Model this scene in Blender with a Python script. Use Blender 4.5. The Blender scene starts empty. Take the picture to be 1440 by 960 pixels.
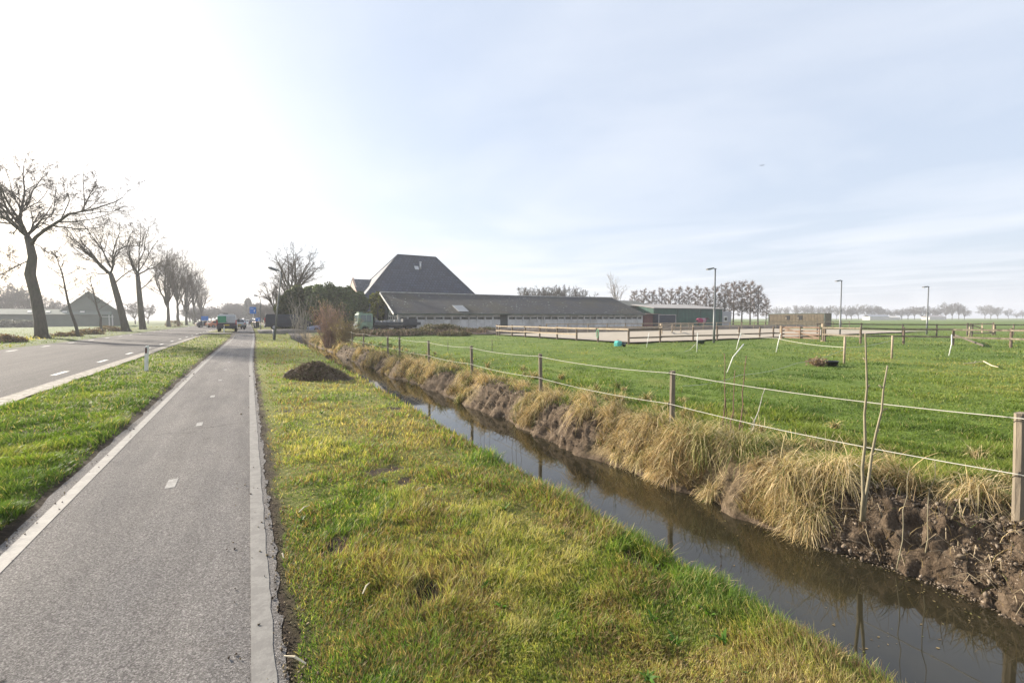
import bpy, math, random
import numpy as np
from mathutils import Vector, Matrix
R = math.radians
SC = bpy.context.scene
COL = SC.collection
random.seed(7)

# ------------------------------------------------------------------ camera
CAMH, FPX = 1.8, 640.0
YAW, PITCH, ROLL = 30.0, 2.87, 0.12
ROT = Matrix.Rotation(R(-YAW), 3, 'Z') @ Matrix.Rotation(R(90 - PITCH), 3, 'X') @ Matrix.Rotation(R(-ROLL), 3, 'Z')
cam_d = bpy.data.cameras.new('camera'); cam = bpy.data.objects.new('camera', cam_d); COL.objects.link(cam)
cam.matrix_world = Matrix.Translation((0, 0, CAMH)) @ ROT.to_4x4()
cam_d.sensor_width = 36; cam_d.lens = 16; cam_d.clip_end = 6000; cam_d.clip_start = 0.05
SC.camera = cam

def ray(px, py): return ROT @ Vector(((px - 720) / FPX, (480 - py) / FPX, -1))
def G(px, py, z=0.0):                      # surveyed point on the ground
    r = ray(px, py); t = (z - CAMH) / r.z
    return Vector((r.x * t, r.y * t, z))
def YX(px, X):                             # how far along the road a line of sight meets X
    r = ray(px, 448); return X / r.x * r.y
def XY(px, Y):
    r = ray(px, 448); return Y / r.y * r.x
def TZ(p, py):                             # height of something standing at p
    fw = ROT @ Vector((0, 0, -1)); 
    # depth changes a little with height: iterate
    z = 1.0
    for _ in range(6):
        v = ROT.transposed() @ Vector((p[0], p[1], z - CAMH))
        y = 480 - FPX * v.y / -v.z
        z += (y - py) * (-v.z) / FPX
    return z

# ------------------------------------------------------------------ noise
def _h(ix, iy, s):
    n = (ix.astype(np.int64) * 374761393 + iy.astype(np.int64) * 668265263 + s * 144665) & 0xffffffff
    n = ((n ^ (n >> 13)) * 1274126177) & 0xffffffff
    return ((n ^ (n >> 16)) & 0xffff) / 65535.0
def vn(x, y, s=0):
    x = np.asarray(x, float); y = np.asarray(y, float)
    ix = np.floor(x); iy = np.floor(y); fx = x - ix; fy = y - iy
    fx = fx * fx * (3 - 2 * fx); fy = fy * fy * (3 - 2 * fy)
    a = _h(ix, iy, s); b = _h(ix + 1, iy, s); c = _h(ix, iy + 1, s); d = _h(ix + 1, iy + 1, s)
    return (a + (b - a) * fx) * (1 - fy) + (c + (d - c) * fx) * fy
def fbm(x, y, s=0, o=4):
    x = np.asarray(x, float); y = np.asarray(y, float)
    v = 0; a = .5; t = 0
    for i in range(o):
        v = v + a * vn(x * 2 ** i + 17.3 * i, y * 2 ** i + 5.1 * i, s + i); t += a; a *= .5
    return v / t
def ss(a, b, x):
    t = np.clip((np.asarray(x, float) - a) / (b - a), 0, 1); return t * t * (3 - 2 * t)

# ------------------------------------------------------------------ terrain
WZ = -0.62
def pshift(Y): return .36 * ss(18, 58, Y)
def lipx(Y): return 2.78 + .02 * np.clip(Y, 0, 36) + .05 * (vn(np.asarray(Y) * 1.3, 0 * np.asarray(Y), 3) - .5)
def farx(Y): return 5.22 + .34 * (vn(np.asarray(Y) * .7, 0 * np.asarray(Y), 9) - .5) + .2 * (vn(np.asarray(Y) * 2.3, 0 * np.asarray(Y), 19) - .5)
MUD = [(-3, 2.5, 1.0), (3.35, 3.75, .7), (6.2, 8.1, 1.0), (9.4, 11.3, .9), (13.5, 15.4, .9), (18.6, 19.6, .6), (20.8, 22.4, .9), (24, 26.2, .9), (28, 33, .8)]
def mudm(Y):
    Y = np.asarray(Y, float); m = 0 * Y
    for a, b, k in MUD:
        m = np.maximum(m, k * ss(a - .25, a + .15, Y) * (1 - ss(b - .15, b + .25, Y)))
    return m
def ridged(x, y, s): return 1 - abs(2 * fbm(x, y, s, 4) - 1)
def H(X, Y):
    X = np.asarray(X, float); Y = np.asarray(Y, float)
    lp, fx = lipx(Y), farx(Y)
    end = ss(49.5, 52.5, Y)
    rise = .3 * ss(46, 60, Y) * ss(-4.4, -4.0, X) * (1 - ss(9, 16, X)) * (1 - ss(110, 160, Y))
    z = 0 * X
    # near verge
    on = ss(.25, .7, X - pshift(Y))
    vz = -.11 * np.clip((X - .3) / (lp - .3), 0, 1.2) ** 2 + on * (.05 * (fbm(X * 1.5, Y * 1.5, 5) - .5) + .035 * (fbm(X * 6, Y * 6, 6) - .5))
    ditchn = -1.0 * ss(lp - .04, lp + .68, X) ** .8
    m = mudm(Y)
    u = np.clip((X - (fx - .28)) / .95, 0, 1)
    prof = np.clip(u * 1.45, 0, 1) ** .75
    ditchf = -1.0 + .93 * (prof * .75 + .25 * ss(0, 1, u))
    bank = ss(-.35, -.1, X - fx) * (1 - ss(.9, 1.5, X - fx))
    ditchf = ditchf + bank * (.09 * (fbm(X * 3, Y * 3, 21) - .5) + m * (.34 * (fbm(X * 2.2, Y * 2.2, 31) - .45) + .15 * (ridged(X * 6, Y * 6, 33) - .6) + .13 * (fbm(X * 17, Y * 17, 35, 3) - .5)))
    mead = -.05 * (1 - ss(6.3, 9, X)) + .16 * (fbm(X * .5, Y * .5, 41) - .5) * ss(6, 7.5, X) * (1 - ss(20, 30, Y) * .5) * (1 - ss(24, 40, X)) + .10 * (fbm(X * 1.6, Y * 1.6, 43) - .5) * ss(5.9, 6.6, X) * (1 - ss(12, 22, X))
    right = np.maximum(np.minimum(vz + ditchn, vz), np.where(X > 4.3, ditchf, -1.0))
    right = np.where(X < lp, vz, np.where(X < 4.3, np.maximum(-1.0, vz + ditchn), ditchf + np.where(u >= 1, mead + .02, 0)))
    right = right * (1 - end) + end * np.where(X < lp, vz, 0)
    z = np.where(X > .02, right, z)
    # left verge between road and path
    lv = ss(-4.42, -4.1, X) * (1 - ss(-2.0, -1.78, X - pshift(Y)))
    z = z + lv * (.05 + .05 * (fbm(X * 1.5, Y * 1.5, 51) - .5) + .03 * (fbm(X * 6, Y * 6, 53) - .5))
    # far left verge and roadside ditch
    fl = 1 - ss(-13.2, -12.75, X)
    z = z + fl * (.08 + .1 * (fbm(X * .6, Y * .6, 55) - .5)) - .5 * ss(-19.5, -18.6, -abs(X + 19.0) - 18.6 + 0) * 0
    return z + rise

# ------------------------------------------------------------------ object helpers
def mesh_obj(name, V, F, mat, parent=None, smooth=False, col=None):
    me = bpy.data.meshes.new(name)
    me.from_pydata([tuple(v) for v in V], [], F)
    if smooth: me.polygons.foreach_set('use_smooth', [True] * len(me.polygons))
    if col is not None:
        a = me.color_attributes.new('Col', 'FLOAT_COLOR', 'POINT')
        c = np.ones((len(V), 4), np.float32); c[:, :3] = np.asarray(col, np.float32)
        a.data.foreach_set('color', c.ravel())
    me.materials.append(mat); me.update()
    o = bpy.data.objects.new(name, me); COL.objects.link(o)
    if parent: o.parent = parent
    return o
def np_obj(name, V, quads, tris, mat, col=None, parent=None, smooth=False):
    me = bpy.data.meshes.new(name)
    V = np.asarray(V, np.float32); nq, nt = len(quads), len(tris)
    me.vertices.add(len(V)); me.vertices.foreach_set('co', V.ravel())
    me.loops.add(nq * 4 + nt * 3)
    li = np.concatenate([np.asarray(quads, np.int32).ravel(), np.asarray(tris, np.int32).ravel()]) if nt else np.asarray(quads, np.int32).ravel()
    me.loops.foreach_set('vertex_index', li.astype(np.int32))
    me.polygons.add(nq + nt)
    st = np.concatenate([np.arange(nq) * 4, nq * 4 + np.arange(nt) * 3]).astype(np.int32)
    me.polygons.foreach_set('loop_start', st)
    try: me.polygons.foreach_set('loop_total', np.concatenate([np.full(nq, 4), np.full(nt, 3)]).astype(np.int32))
    except Exception: pass
    if smooth: me.polygons.foreach_set('use_smooth', np.ones(nq + nt, bool))
    if col is not None:
        a = me.color_attributes.new('Col', 'FLOAT_COLOR', 'POINT')
        c = np.ones((len(V), 4), np.float32); c[:, :3] = col
        a.data.foreach_set('color', c.ravel())
    me.update(calc_edges=True); me.validate()
    me.materials.append(mat)
    o = bpy.data.objects.new(name, me); COL.objects.link(o)
    if parent: o.parent = parent
    return o
def tag(o, label=None, cat=None, group=None, kind=None):
    if label: o['label'] = label
    if cat: o['category'] = cat
    if group: o['group'] = group
    if kind: o['kind'] = kind
    return o
def empty(name, loc, rz=0, label=None, cat=None, group=None):
    o = bpy.data.objects.new(name, None); COL.objects.link(o); o.empty_display_size = .2
    o.location = loc; o.rotation_euler = (0, 0, rz)
    return tag(o, label, cat, group)
def kids(o): return [c for c in bpy.data.objects if c.parent == o]
def copy_tree(o, loc, rz=0, sc=1.0, label=None, group=None, src_kids=None):
    c = o.copy(); COL.objects.link(c); c.location = loc; c.rotation_euler = (0, 0, rz)
    c.scale = (sc, sc, sc) if not isinstance(sc, tuple) else sc
    if label: c['label'] = label
    if group: c['group'] = group
    for k in (src_kids if src_kids is not None else kids(o)):
        d = k.copy(); COL.objects.link(d); d.parent = c
        for g in kids(k):
            e = g.copy(); COL.objects.link(e); e.parent = d
    return c

class MB:
    def __init__(s): s.V = []; s.F = []
    def box(s, c, sz, rot=None):
        i = len(s.V); hx, hy, hz = sz[0] / 2, sz[1] / 2, sz[2] / 2
        for dx, dy, dz in ((-1,-1,-1),(1,-1,-1),(1,1,-1),(-1,1,-1),(-1,-1,1),(1,-1,1),(1,1,1),(-1,1,1)):
            v = Vector((dx * hx, dy * hy, dz * hz))
            if rot is not None: v = rot @ v
            s.V.append(v + Vector(c))
        s.F += [(i,i+3,i+2,i+1),(i+4,i+5,i+6,i+7),(i,i+1,i+5,i+4),(i+1,i+2,i+6,i+5),(i+2,i+3,i+7,i+6),(i+3,i,i+4,i+7)]
        return s
    def bar(s, a, b, w, h, up=Vector((0, 0, 1))):          # rectangular bar a->b
        a, b = Vector(a), Vector(b); d = (b - a); L = d.length; d.normalize()
        x = d.cross(up); x = x.normalized() if x.length > 1e-4 else Vector((1, 0, 0)); z = x.cross(d)
        rot = Matrix((x, d, z)).transposed()
        return s.box((a + b) / 2, (w, L, h), rot)
    def tube(s, pts, rads, n=6, cap=True):
        i0 = len(s.V); pts = [Vector(p) for p in pts]
        prev = None
        for k, p in enumerate(pts):
            d = pts[min(k + 1, len(pts) - 1)] - pts[max(k - 1, 0)]
            if d.length < 1e-9: d = Vector((0, 0, 1))
            d.normalize()
            if prev is None:
                x = d.cross(Vector((0.31, 0.17, 0.93)));
                if x.length < 1e-3: x = d.cross(Vector((1, 0, 0)))
            else: x = prev - d * prev.dot(d)
            x.normalize(); prev = x; y = d.cross(x)
            r = rads[k] if isinstance(rads, (list, tuple)) else rads
            for j in range(n):
                a = 2 * math.pi * j / n
                s.V.append(p + x * (r * math.cos(a)) + y * (r * math.sin(a)))
        for k in range(len(pts) - 1):
            for j in range(n):
                a = i0 + k * n + j; b = i0 + k * n + (j + 1) % n
                s.F.append((a, b, b + n, a + n))
        if cap:
            s.F.append(tuple(i0 + j for j in reversed(range(n))))
            s.F.append(tuple(i0 + (len(pts) - 1) * n + j for j in range(n)))
        return s
    def prism(s, poly, y0, y1, f=None):                     # poly in (x,z), extruded in y; f(x,z)->half width factor
        i = len(s.V); n = len(poly)
        for y in (y0, y1):
            for x, z in poly:
                k = f(x, z) if f else 1
                s.V.append(Vector((x, y * k, z)))
        s.F.append(tuple(i + j for j in range(n))); s.F.append(tuple(i + n + j for j in reversed(range(n))))
        for j in range(n):
            k = (j + 1) % n; s.F.append((i + j, i + n + j, i + n + k, i + k))
        return s
    def quad(s, a, b, c, d):
        i = len(s.V); s.V += [Vector(a), Vector(b), Vector(c), Vector(d)]; s.F.append((i, i+1, i+2, i+3)); return s
    def slab(s, pts, t):                                    # polygon given thickness along its normal
        p = [Vector(q) for q in pts]; n = (p[1] - p[0]).cross(p[2] - p[0]).normalized() * t
        i = len(s.V); m = len(p); s.V += p + [q - n for q in p]
        s.F.append(tuple(range(i, i + m))); s.F.append(tuple(reversed(range(i + m, i + 2 * m))))
        for j in range(m): k = (j + 1) % m; s.F.append((i + j, i + m + j, i + m + k, i + k))
        return s
    def build(s, name, mat, parent=None, smooth=False, bevel=0):
        o = mesh_obj(name, s.V, s.F, mat, parent, smooth)
        if bevel:
            md = o.modifiers.new('b', 'BEVEL'); md.width = bevel; md.segments = 2; md.limit_method = 'ANGLE'; md.angle_limit = R(40)
        return o

# ------------------------------------------------------------------ materials
def nt(name):
    m = bpy.data.materials.new(name); m.use_nodes = True; t = m.node_tree
    for n in list(t.nodes): t.nodes.remove(n)
    out = t.nodes.new('ShaderNodeOutputMaterial'); b = t.nodes.new('ShaderNodeBsdfPrincipled')
    t.links.new(b.outputs[0], out.inputs[0]); return m, t, b, out
def nd(t, typ, **kw):
    n = t.nodes.new(typ)
    for k, v in kw.items():
        if k in n.inputs: n.inputs[k].default_value = v
        else: setattr(n, k, v)
    return n
def coords(t, obj=True, scale=(1, 1, 1), rot=(0, 0, 0)):
    tc = nd(t, 'ShaderNodeTexCoord'); mp = nd(t, 'ShaderNodeMapping')
    mp.inputs['Scale'].default_value = scale; mp.inputs['Rotation'].default_value = rot
    t.links.new(tc.outputs['Object'], mp.inputs[0]); return mp.outputs[0]
def noise(t, vec, scale, detail=4, rough=.55, dist=0):
    n = nd(t, 'ShaderNodeTexNoise'); n.inputs['Scale'].default_value = scale; n.inputs['Detail'].default_value = detail
    n.inputs['Roughness'].default_value = rough; n.inputs['Distortion'].default_value = dist
    t.links.new(vec, n.inputs['Vector']); return n.outputs['Fac']
def ramp(t, fac, stops, interp='LINEAR'):
    r = nd(t, 'ShaderNodeValToRGB'); r.color_ramp.interpolation = interp
    e = r.color_ramp.elements
    while len(e) > 1: e.remove(e[0])
    e[0].position = stops[0][0]; e[0].color = (*stops[0][1], 1) if len(stops[0][1]) == 3 else stops[0][1]
    for p, c in stops[1:]:
        x = e.new(p); x.color = (*c, 1)
    t.links.new(fac, r.inputs[0]); return r.outputs[0]
def g3(v): return (v, v, v)
def mixc(t, fac, a, b, mode='MIX'):
    m = nd(t, 'ShaderNodeMix'); m.data_type = 'RGBA'; m.blend_type = mode
    for s, v in ((0, fac), (6, a), (7, b)):
        if hasattr(v, 'is_linked') or hasattr(v, 'links'): t.links.new(v, m.inputs[s])
        else: m.inputs[s].default_value = (v if s == 0 else ((*v, 1) if len(v) == 3 else v))
    return m.outputs[2]
def bump(t, b, h, strength=.5, dist=.02, prev=None):
    n = nd(t, 'ShaderNodeBump'); n.inputs['Strength'].default_value = strength; n.inputs['Distance'].default_value = dist
    t.links.new(h, n.inputs['Height'])
    if prev: t.links.new(prev, n.inputs['Normal'])
    t.links.new(n.outputs[0], b.inputs['Normal']); return n.outputs[0]
MC = {}
def M(name, col, rough=.75, var=.25, scale=3.0, metal=0, bs=0, bscale=30, spec=.5, stretch=(1, 1, 1), stain=None):
    if name in MC: return MC[name]
    m, t, b, o = nt(name); v = coords(t, scale=stretch)
    f = noise(t, v, scale, 6, .6)
    c = ramp(t, f, [(.3, tuple(x * (1 - var) for x in col)), (.7, tuple(min(1, x * (1 + var)) for x in col))])
    if stain:
        f2 = noise(t, v, scale * .35, 5, .7); k = ramp(t, f2, [(.45, g3(0)), (.65, g3(1))]); c = mixc(t, k, c, stain)
    t.links.new(c, b.inputs['Base Color']); b.inputs['Roughness'].default_value = rough
    b.inputs['Metallic'].default_value = metal; b.inputs['Specular IOR Level'].default_value = spec
    if bs: bump(t, b, noise(t, v, bscale, 5, .6), bs, .02)
    MC[name] = m; return m
def Mveg(name, trans=.35, rough=.6, tint=(1.2, 1.25, .6)):
    m, t, b, out = nt(name)
    a = nd(t, 'ShaderNodeAttribute'); a.attribute_name = 'Col'
    t.links.new(a.outputs['Color'], b.inputs['Base Color']); b.inputs['Roughness'].default_value = rough
    b.inputs['Specular IOR Level'].default_value = .25
    tr = nd(t, 'ShaderNodeBsdfTranslucent'); mx = nd(t, 'ShaderNodeMixShader'); mx.inputs[0].default_value = trans
    tc = mixc(t, 1.0, a.outputs['Color'], tint, 'MULTIPLY')
    t.links.new(tc, tr.inputs[0]); t.links.new(b.outputs[0], mx.inputs[1]); t.links.new(tr.outputs[0], mx.inputs[2])
    t.links.new(mx.outputs[0], out.inputs[0]); return m
def Mbark(name, col, var=.3):
    m, t, b, o = nt(name); v = coords(t, scale=(1, 1, .25))
    f = noise(t, v, 6, 6, .65); c = ramp(t, f, [(.3, tuple(x * (1 - var) for x in col)), (.7, tuple(x * (1 + var) for x in col))])
    g = noise(t, coords(t), .8, 3); c = mixc(t, ramp(t, g, [(.5, g3(0)), (.75, g3(.5))]), c, (.07, .085, .035))
    t.links.new(c, b.inputs['Base Color']); b.inputs['Roughness'].default_value = .9; bump(t, b, f, .8, .05); return m

# ground materials
def ground_mat(name, stops, soil, sc=1.2, soilthr=.62, fine=30, bs=.5):
    m, t, b, o = nt(name); v = coords(t)
    f = noise(t, v, sc, 8, .65); f2 = noise(t, v, fine, 4, .7)
    c = ramp(t, f, stops)
    c = mixc(t, .6, c, ramp(t, f2, [(.3, g3(.45)), (.7, g3(1.3))]), 'MULTIPLY')
    s = noise(t, v, .9, 6, .7); c = mixc(t, ramp(t, s, [(soilthr, g3(0)), (soilthr + .06, g3(1))]), c, soil)
    t.links.new(c, b.inputs['Base Color']); b.inputs['Roughness'].default_value = .95; b.inputs['Specular IOR Level'].default_value = .15
    bump(t, b, f2, bs, .03); return m
def verge_mat():
    m, t, b, o = nt('verge_turf'); v = coords(t); a = nd(t, 'ShaderNodeAttribute'); a.attribute_name = 'Col'; sp = nd(t, 'ShaderNodeSeparateColor'); t.links.new(a.outputs['Color'], sp.inputs[0])
    f = noise(t, v, 14, 8, .7); f2 = noise(t, v, 60, 5, .75); c = ramp(t, f, [(.3, (.10, .13, .035)), (.5, (.22, .23, .06)), (.68, (.33, .29, .11))])
    so = ramp(t, f, [(.3, (.03, .022, .015)), (.55, (.075, .055, .038)), (.7, (.13, .10, .075))]); c = mixc(t, sp.outputs[0], c, so)
    c = mixc(t, .8, c, ramp(t, f2, [(.35, g3(.45)), (.65, g3(1.35))]), 'MULTIPLY'); t.links.new(c, b.inputs['Base Color']); b.inputs['Roughness'].default_value = .95; b.inputs['Specular IOR Level'].default_value = .15; n = bump(t, b, f2, 1, .03); bump(t, b, f, 1, .04, n); return m
M_verge = verge_mat()
M_lverge = ground_mat('side_verge_turf', [(.3, (.05, .075, .018)), (.5, (.08, .11, .025)), (.7, (.12, .12, .04))], (.06, .05, .03), soilthr=.7)
M_meadow = ground_mat('meadow_turf', [(.3, (.075, .12, .02)), (.55, (.125, .18, .033)), (.75, (.2, .2, .055))], (.07, .1, .02), sc=.35, soilthr=.75, fine=9)
M_lfield = ground_mat('left_field_turf', [(.3, (.06, .095, .018)), (.6, (.085, .125, .026))], (.10, .10, .035), sc=.1, fine=3)

def mud_mat():
    m, t, b, o = nt('wet_mud'); v = coords(t)
    f = noise(t, v, 5, 10, .7); f2 = noise(t, v, 38, 6, .75, .3)
    c = ramp(t, f, [(.3, (.05, .037, .026)), (.5, (.11, .083, .06)), (.68, (.19, .15, .115))])
    c = mixc(t, .7, c, ramp(t, f2, [(.3, g3(.4)), (.7, g3(1.35))]), 'MULTIPLY')
    t.links.new(c, b.inputs['Base Color'])
    rr = ramp(t, noise(t, v, 8, 4), [(.4, g3(.45)), (.6, g3(.9))]); t.links.new(rr, b.inputs['Roughness'])
    n = bump(t, b, f2, .9, .03); vo = nd(t, 'ShaderNodeTexVoronoi'); vo.inputs['Scale'].default_value = 22; t.links.new(v, vo.inputs[0])
    bump(t, b, vo.outputs[0], .5, .02, n); return m
M_mud = mud_mat()
def bank_mat():
    m, t, b, o = nt('bank_soil_and_thatch'); v = coords(t); a = nd(t, 'ShaderNodeAttribute'); a.attribute_name = 'Col'
    f = noise(t, v, 5, 10, .7); f2 = noise(t, v, 38, 6, .75, .3)
    c = ramp(t, f, [(.3, (.055, .038, .025)), (.5, (.135, .098, .066)), (.68, (.24, .182, .128))])
    st = noise(t, coords(t, scale=(.35, 1.6, 1)), 26, 5, .7); c2 = ramp(t, st, [(.3, (.10, .072, .04)), (.5, (.25, .19, .10)), (.7, (.40, .31, .17))])
    sp = nd(t, 'ShaderNodeSeparateColor'); t.links.new(a.outputs['Color'], sp.inputs[0]); c = mixc(t, sp.outputs[0], c2, c)
    c3 = ramp(t, noise(t, v, 12, 5, .7), [(.3, (.045, .07, .018)), (.7, (.12, .14, .04))]); c = mixc(t, sp.outputs[1], c, c3)
    c = mixc(t, .7, c, ramp(t, f2, [(.3, g3(.4)), (.7, g3(1.35))]), 'MULTIPLY'); t.links.new(c, b.inputs['Base Color'])
    b.inputs['Roughness'].default_value = .9; b.inputs['Specular IOR Level'].default_value = .15
    n = bump(t, b, f2, 1, .04); vo = nd(t, 'ShaderNodeTexVoronoi'); vo.inputs['Scale'].default_value = 22; t.links.new(v, vo.inputs[0]); bump(t, b, vo.outputs[0], .5, .02, n); return m
M_bank = bank_mat()
M_sand = M('arena_sand', (.34, .295, .23), .95, .15, .6, bs=.5, bscale=8)
M_soil = M('dark_soil', (.09, .07, .05), .95, .4, 1.5, bs=.8, bscale=6)

def asphalt(name, lo, hi, scale, patch, edge=None):
    m, t, b, o = nt(name); v = coords(t)
    vo = nd(t, 'ShaderNodeTexVoronoi'); vo.inputs['Scale'].default_value = scale; vo.inputs['Randomness'].default_value = 1
    t.links.new(v, vo.inputs[0])
    sep = nd(t, 'ShaderNodeSeparateColor'); t.links.new(vo.outputs['Color'], sep.inputs[0])
    c = ramp(t, sep.outputs[0], [(0, lo), (.75, hi), (1, tuple(x * 1.6 for x in hi))])
    f2 = noise(t, v, scale * 1.7, 3, .7); c = mixc(t, .7, c, ramp(t, f2, [(.3, g3(.5)), (.65, g3(1.2))]), 'MULTIPLY')
    big = noise(t, coords(t, scale=(1, .25, 1)), patch, 6, .65); c = mixc(t, .6, c, ramp(t, big, [(.3, (.6, .6, .63)), (.7, (1.25, 1.22, 1.18))]), 'MULTIPLY')
    st = noise(t, v, 2.3, 8, .75); c = mixc(t, ramp(t, st, [(.60, g3(0)), (.74, g3(.6))]), c, (.075, .06, .045))
    tb_ = noise(t, coords(t, scale=(2.2, .06, 1)), 1.4, 4, .6); c = mixc(t, .55, c, ramp(t, tb_, [(.35, g3(.8)), (.65, g3(1.18))]), 'MULTIPLY')
    t.links.new(c, b.inputs['Base Color']); b.inputs['Roughness'].default_value = .95; b.inputs['Specular IOR Level'].default_value = .12
    n = bump(t, b, vo.outputs['Distance'], .9, .006); bump(t, b, f2, .5, .005, n); return m
M_path = asphalt('path_asphalt', (.10, .093, .087), (.228, .216, .205), 150, 1.5)
M_road = asphalt('road_asphalt', (.06, .056, .055), (.115, .108, .105), 60, .6)
def paint(name, col, under, thr, sc=7):
    m, t, b, o = nt(name); v = coords(t)
    f = noise(t, v, sc, 10, .8); f2 = noise(t, v, 60, 4, .7)
    k = ramp(t, f, [(thr - .04, g3(1)), (thr + .04, g3(0))])
    c = mixc(t, .5, col, ramp(t, f2, [(.3, g3(.6)), (.7, g3(1.15))]), 'MULTIPLY')
    c = mixc(t, k, c, under); t.links.new(c, b.inputs['Base Color']); b.inputs['Roughness'].default_value = .75; bump(t, b, f2, .4, .004); return m
M_line = paint('worn_edge_line', (.195, .186, .17), (.14, .132, .122), .50)
M_rdash = paint('road_dash_paint', (.5, .49, .47), (.12, .115, .11), .36)
M_dash = paint('white_road_paint', (.27, .265, .25), (.15, .145, .14), .50, 22)
def water_mat():
    m, t, b, o = nt('ditch_water'); v = coords(t)
    b.inputs['Base Color'].default_value = (.03, .026, .013, 1); b.inputs['Roughness'].default_value = .03; b.inputs['IOR'].default_value = 1.6
    c = ramp(t, noise(t, v, 1.2, 5, .6), [(.35, (.016, .014, .008)), (.65, (.03, .026, .014))]); t.links.new(c, b.inputs['Base Color'])
    f = noise(t, coords(t, scale=(1, .6, 1), rot=(0, 0, .5)), 5, 3, .5, .6)
    k = noise(t, v, .22, 2); mul = nd(t, 'ShaderNodeMath', operation='MULTIPLY'); t.links.new(f, mul.inputs[0]); t.links.new(ramp(t, k, [(.45, g3(.12)), (.6, g3(1))]), mul.inputs[1])
    bump(t, b, mul.outputs[0], .22, .012); return m
M_water = water_mat()

M_blade = Mveg('grass_blades', .42, .55, (1.25, 1.3, .55))
M_straw = Mveg('dry_grass_blades', .25, .7, (1.2, 1.1, .7))
M_leaf = Mveg('foliage', .2, .6, (1.2, 1.3, .6))
M_bark = Mbark('bark', (.10, .085, .065)); M_bark_far = Mbark('bark_distant', (.085, .07, .06)); M_twig = M('twigs', (.10, .075, .055), .9, .3, 4)
M_twig_red = M('reddish_twigs', (.32, .22, .17), .9, .35, 3); M_wood = M('weathered_wood', (.20, .165, .12), .9, .4, 5, bs=.5, bscale=25, stretch=(1, 1, .2), stain=(.10, .085, .06))
M_wood_new = M('pale_timber', (.34, .27, .19), .85, .25, 4, bs=.3, stretch=(1, 1, 1)); M_wood_dark = M('dark_timber', (.10, .08, .065), .9, .3, 4)
M_rope = M('white_rope', (.5, .48, .41), .8, .1, 8); M_plastic = M('white_plastic', (.72, .72, .68), .5, .12, 6, stain=(.5, .52, .42))

# ------------------------------------------------------------------ ground sheet
def axis(segs):
    a = []
    for x0, x1, st in segs:
        n = max(1, int(round((x1 - x0) / st))); a += list(np.linspace(x0, x1, n, endpoint=False))
    return a + [segs[-1][1]]
xs = axis([(-1500, -300, 120), (-300, -60, 24), (-60, -21, 3), (-21, -12.7, .45), (-12.7, -4.5, 1.2), (-4.5, -1.6, .1), (-1.6, .02, .4), (.02, .5, .06), (.5, 2.6, .07), (2.6, 3.7, .045), (3.7, 4.7, .2), (4.7, 6.4, .028), (6.4, 8, .09), (8, 14, .25), (14, 30, .8), (30, 80, 4), (80, 300, 22), (300, 1500, 120)])
ys = []; y = -6.0
while y < 1500: ys.append(y); y += max(.03, .0075 * abs(y) if y < 30 else .02 * y - .375)
ys = [-900, -300, -100, -40, -15] + ys + [1500]
xs = np.array(xs); ys = np.array(ys)
GX, GY = np.meshgrid(xs, ys); GZ = H(GX, GY)
# overhang: push mud and bank sideways a little for lumpy silhouettes
mk = ss(4.9, 5.2, GX) * (1 - ss(5.9, 6.3, GX)) * (GY < 50)
GXd = GX - mk * (.16 * (fbm(GX * 4, GY * 4, 61) - .5) + mudm(GY) * .22 * (fbm(GX * 9, GY * 9, 63) - .5))
P = np.stack([GXd, GY, GZ], -1).reshape(-1, 3); nx, ny = len(xs), len(ys)
def ground_part(name, x0, x1, mat, label=None):
    i0 = int(np.argmin(abs(xs - x0))); i1 = int(np.argmin(abs(xs - x1)))
    idx = (np.arange(ny)[:, None] * nx + np.arange(i0, i1 + 1)[None, :]); w = i1 - i0 + 1
    a = np.arange(ny - 1)[:, None] * w + np.arange(w - 1)[None, :]
    q = np.stack([a, a + 1, a + w + 1, a + w], -1).reshape(-1, 4)
    pc = None
    if name == 'ditch_bank':
        pp = P[idx.ravel()]; mm = np.clip(np.maximum(mudm(pp[:, 1]) * 1.1, 1 - ss(WZ + .02, WZ + .14, pp[:, 2])), 0, 1); tp = ss(.45, .75, pp[:, 0] - farx(pp[:, 1]) + .3 * (fbm(pp[:, 0] * 3, pp[:, 1] * 3, 141) - .5)) * (1 - mm * .75)
        pc = np.stack([mm, tp * .8, 0 * mm], -1)
    if name == 'middle_verge':
        pp = P[idx.ravel()]; X_, Y_ = pp[:, 0], pp[:, 1]; mm = np.maximum(ss(-2.02, -1.88, X_ - pshift(Y_) + .16 * (fbm(X_ * 4, Y_ * 4, 161) - .5)), ss(.66, .71, fbm(X_ * 1.7, Y_ * 1.7, 163, 5))); pc = np.stack([mm, mm, mm], -1)
    if name == 'verge':
        pp = P[idx.ravel()]; X_, Y_ = pp[:, 0], pp[:, 1]; mm = ss(.71, .76, fbm(X_ * 1.9, Y_ * 1.9, 93, 5)); ee = 1 - ss(.10, .26, X_ - pshift(Y_) - .2 * (fbm(Y_ * 2.5, X_ * 0 + 1, 91) - .3)); ll = ss(.05, .3, X_ - lipx(Y_))
        mm = np.maximum(np.maximum(mm, ee), ll); pc = np.stack([mm, mm, mm], -1)
    o = np_obj(name, P[idx.ravel()], q, np.zeros((0, 3), int), mat, pc, smooth=True); tag(o, label, kind='structure'); return o
ground_part('left_field', -1500, -21, M_lfield); ground_part('roadside_verge', -21, -12.7, M_lverge); ground_part('road_bed', -12.7, -4.5, M_soil)
ground_part('middle_verge', -4.5, -1.6, M_verge); ground_part('path_bed', -1.6, .02, M_soil)
ground_part('verge', .02, 3.7, M_verge); ground_part('ditch_bed', 3.7, 4.7, M_mud); ground_part('ditch_bank', 4.7, 6.4, M_bank); ground_part('meadow', 6.4, 1500, M_meadow)

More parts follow.
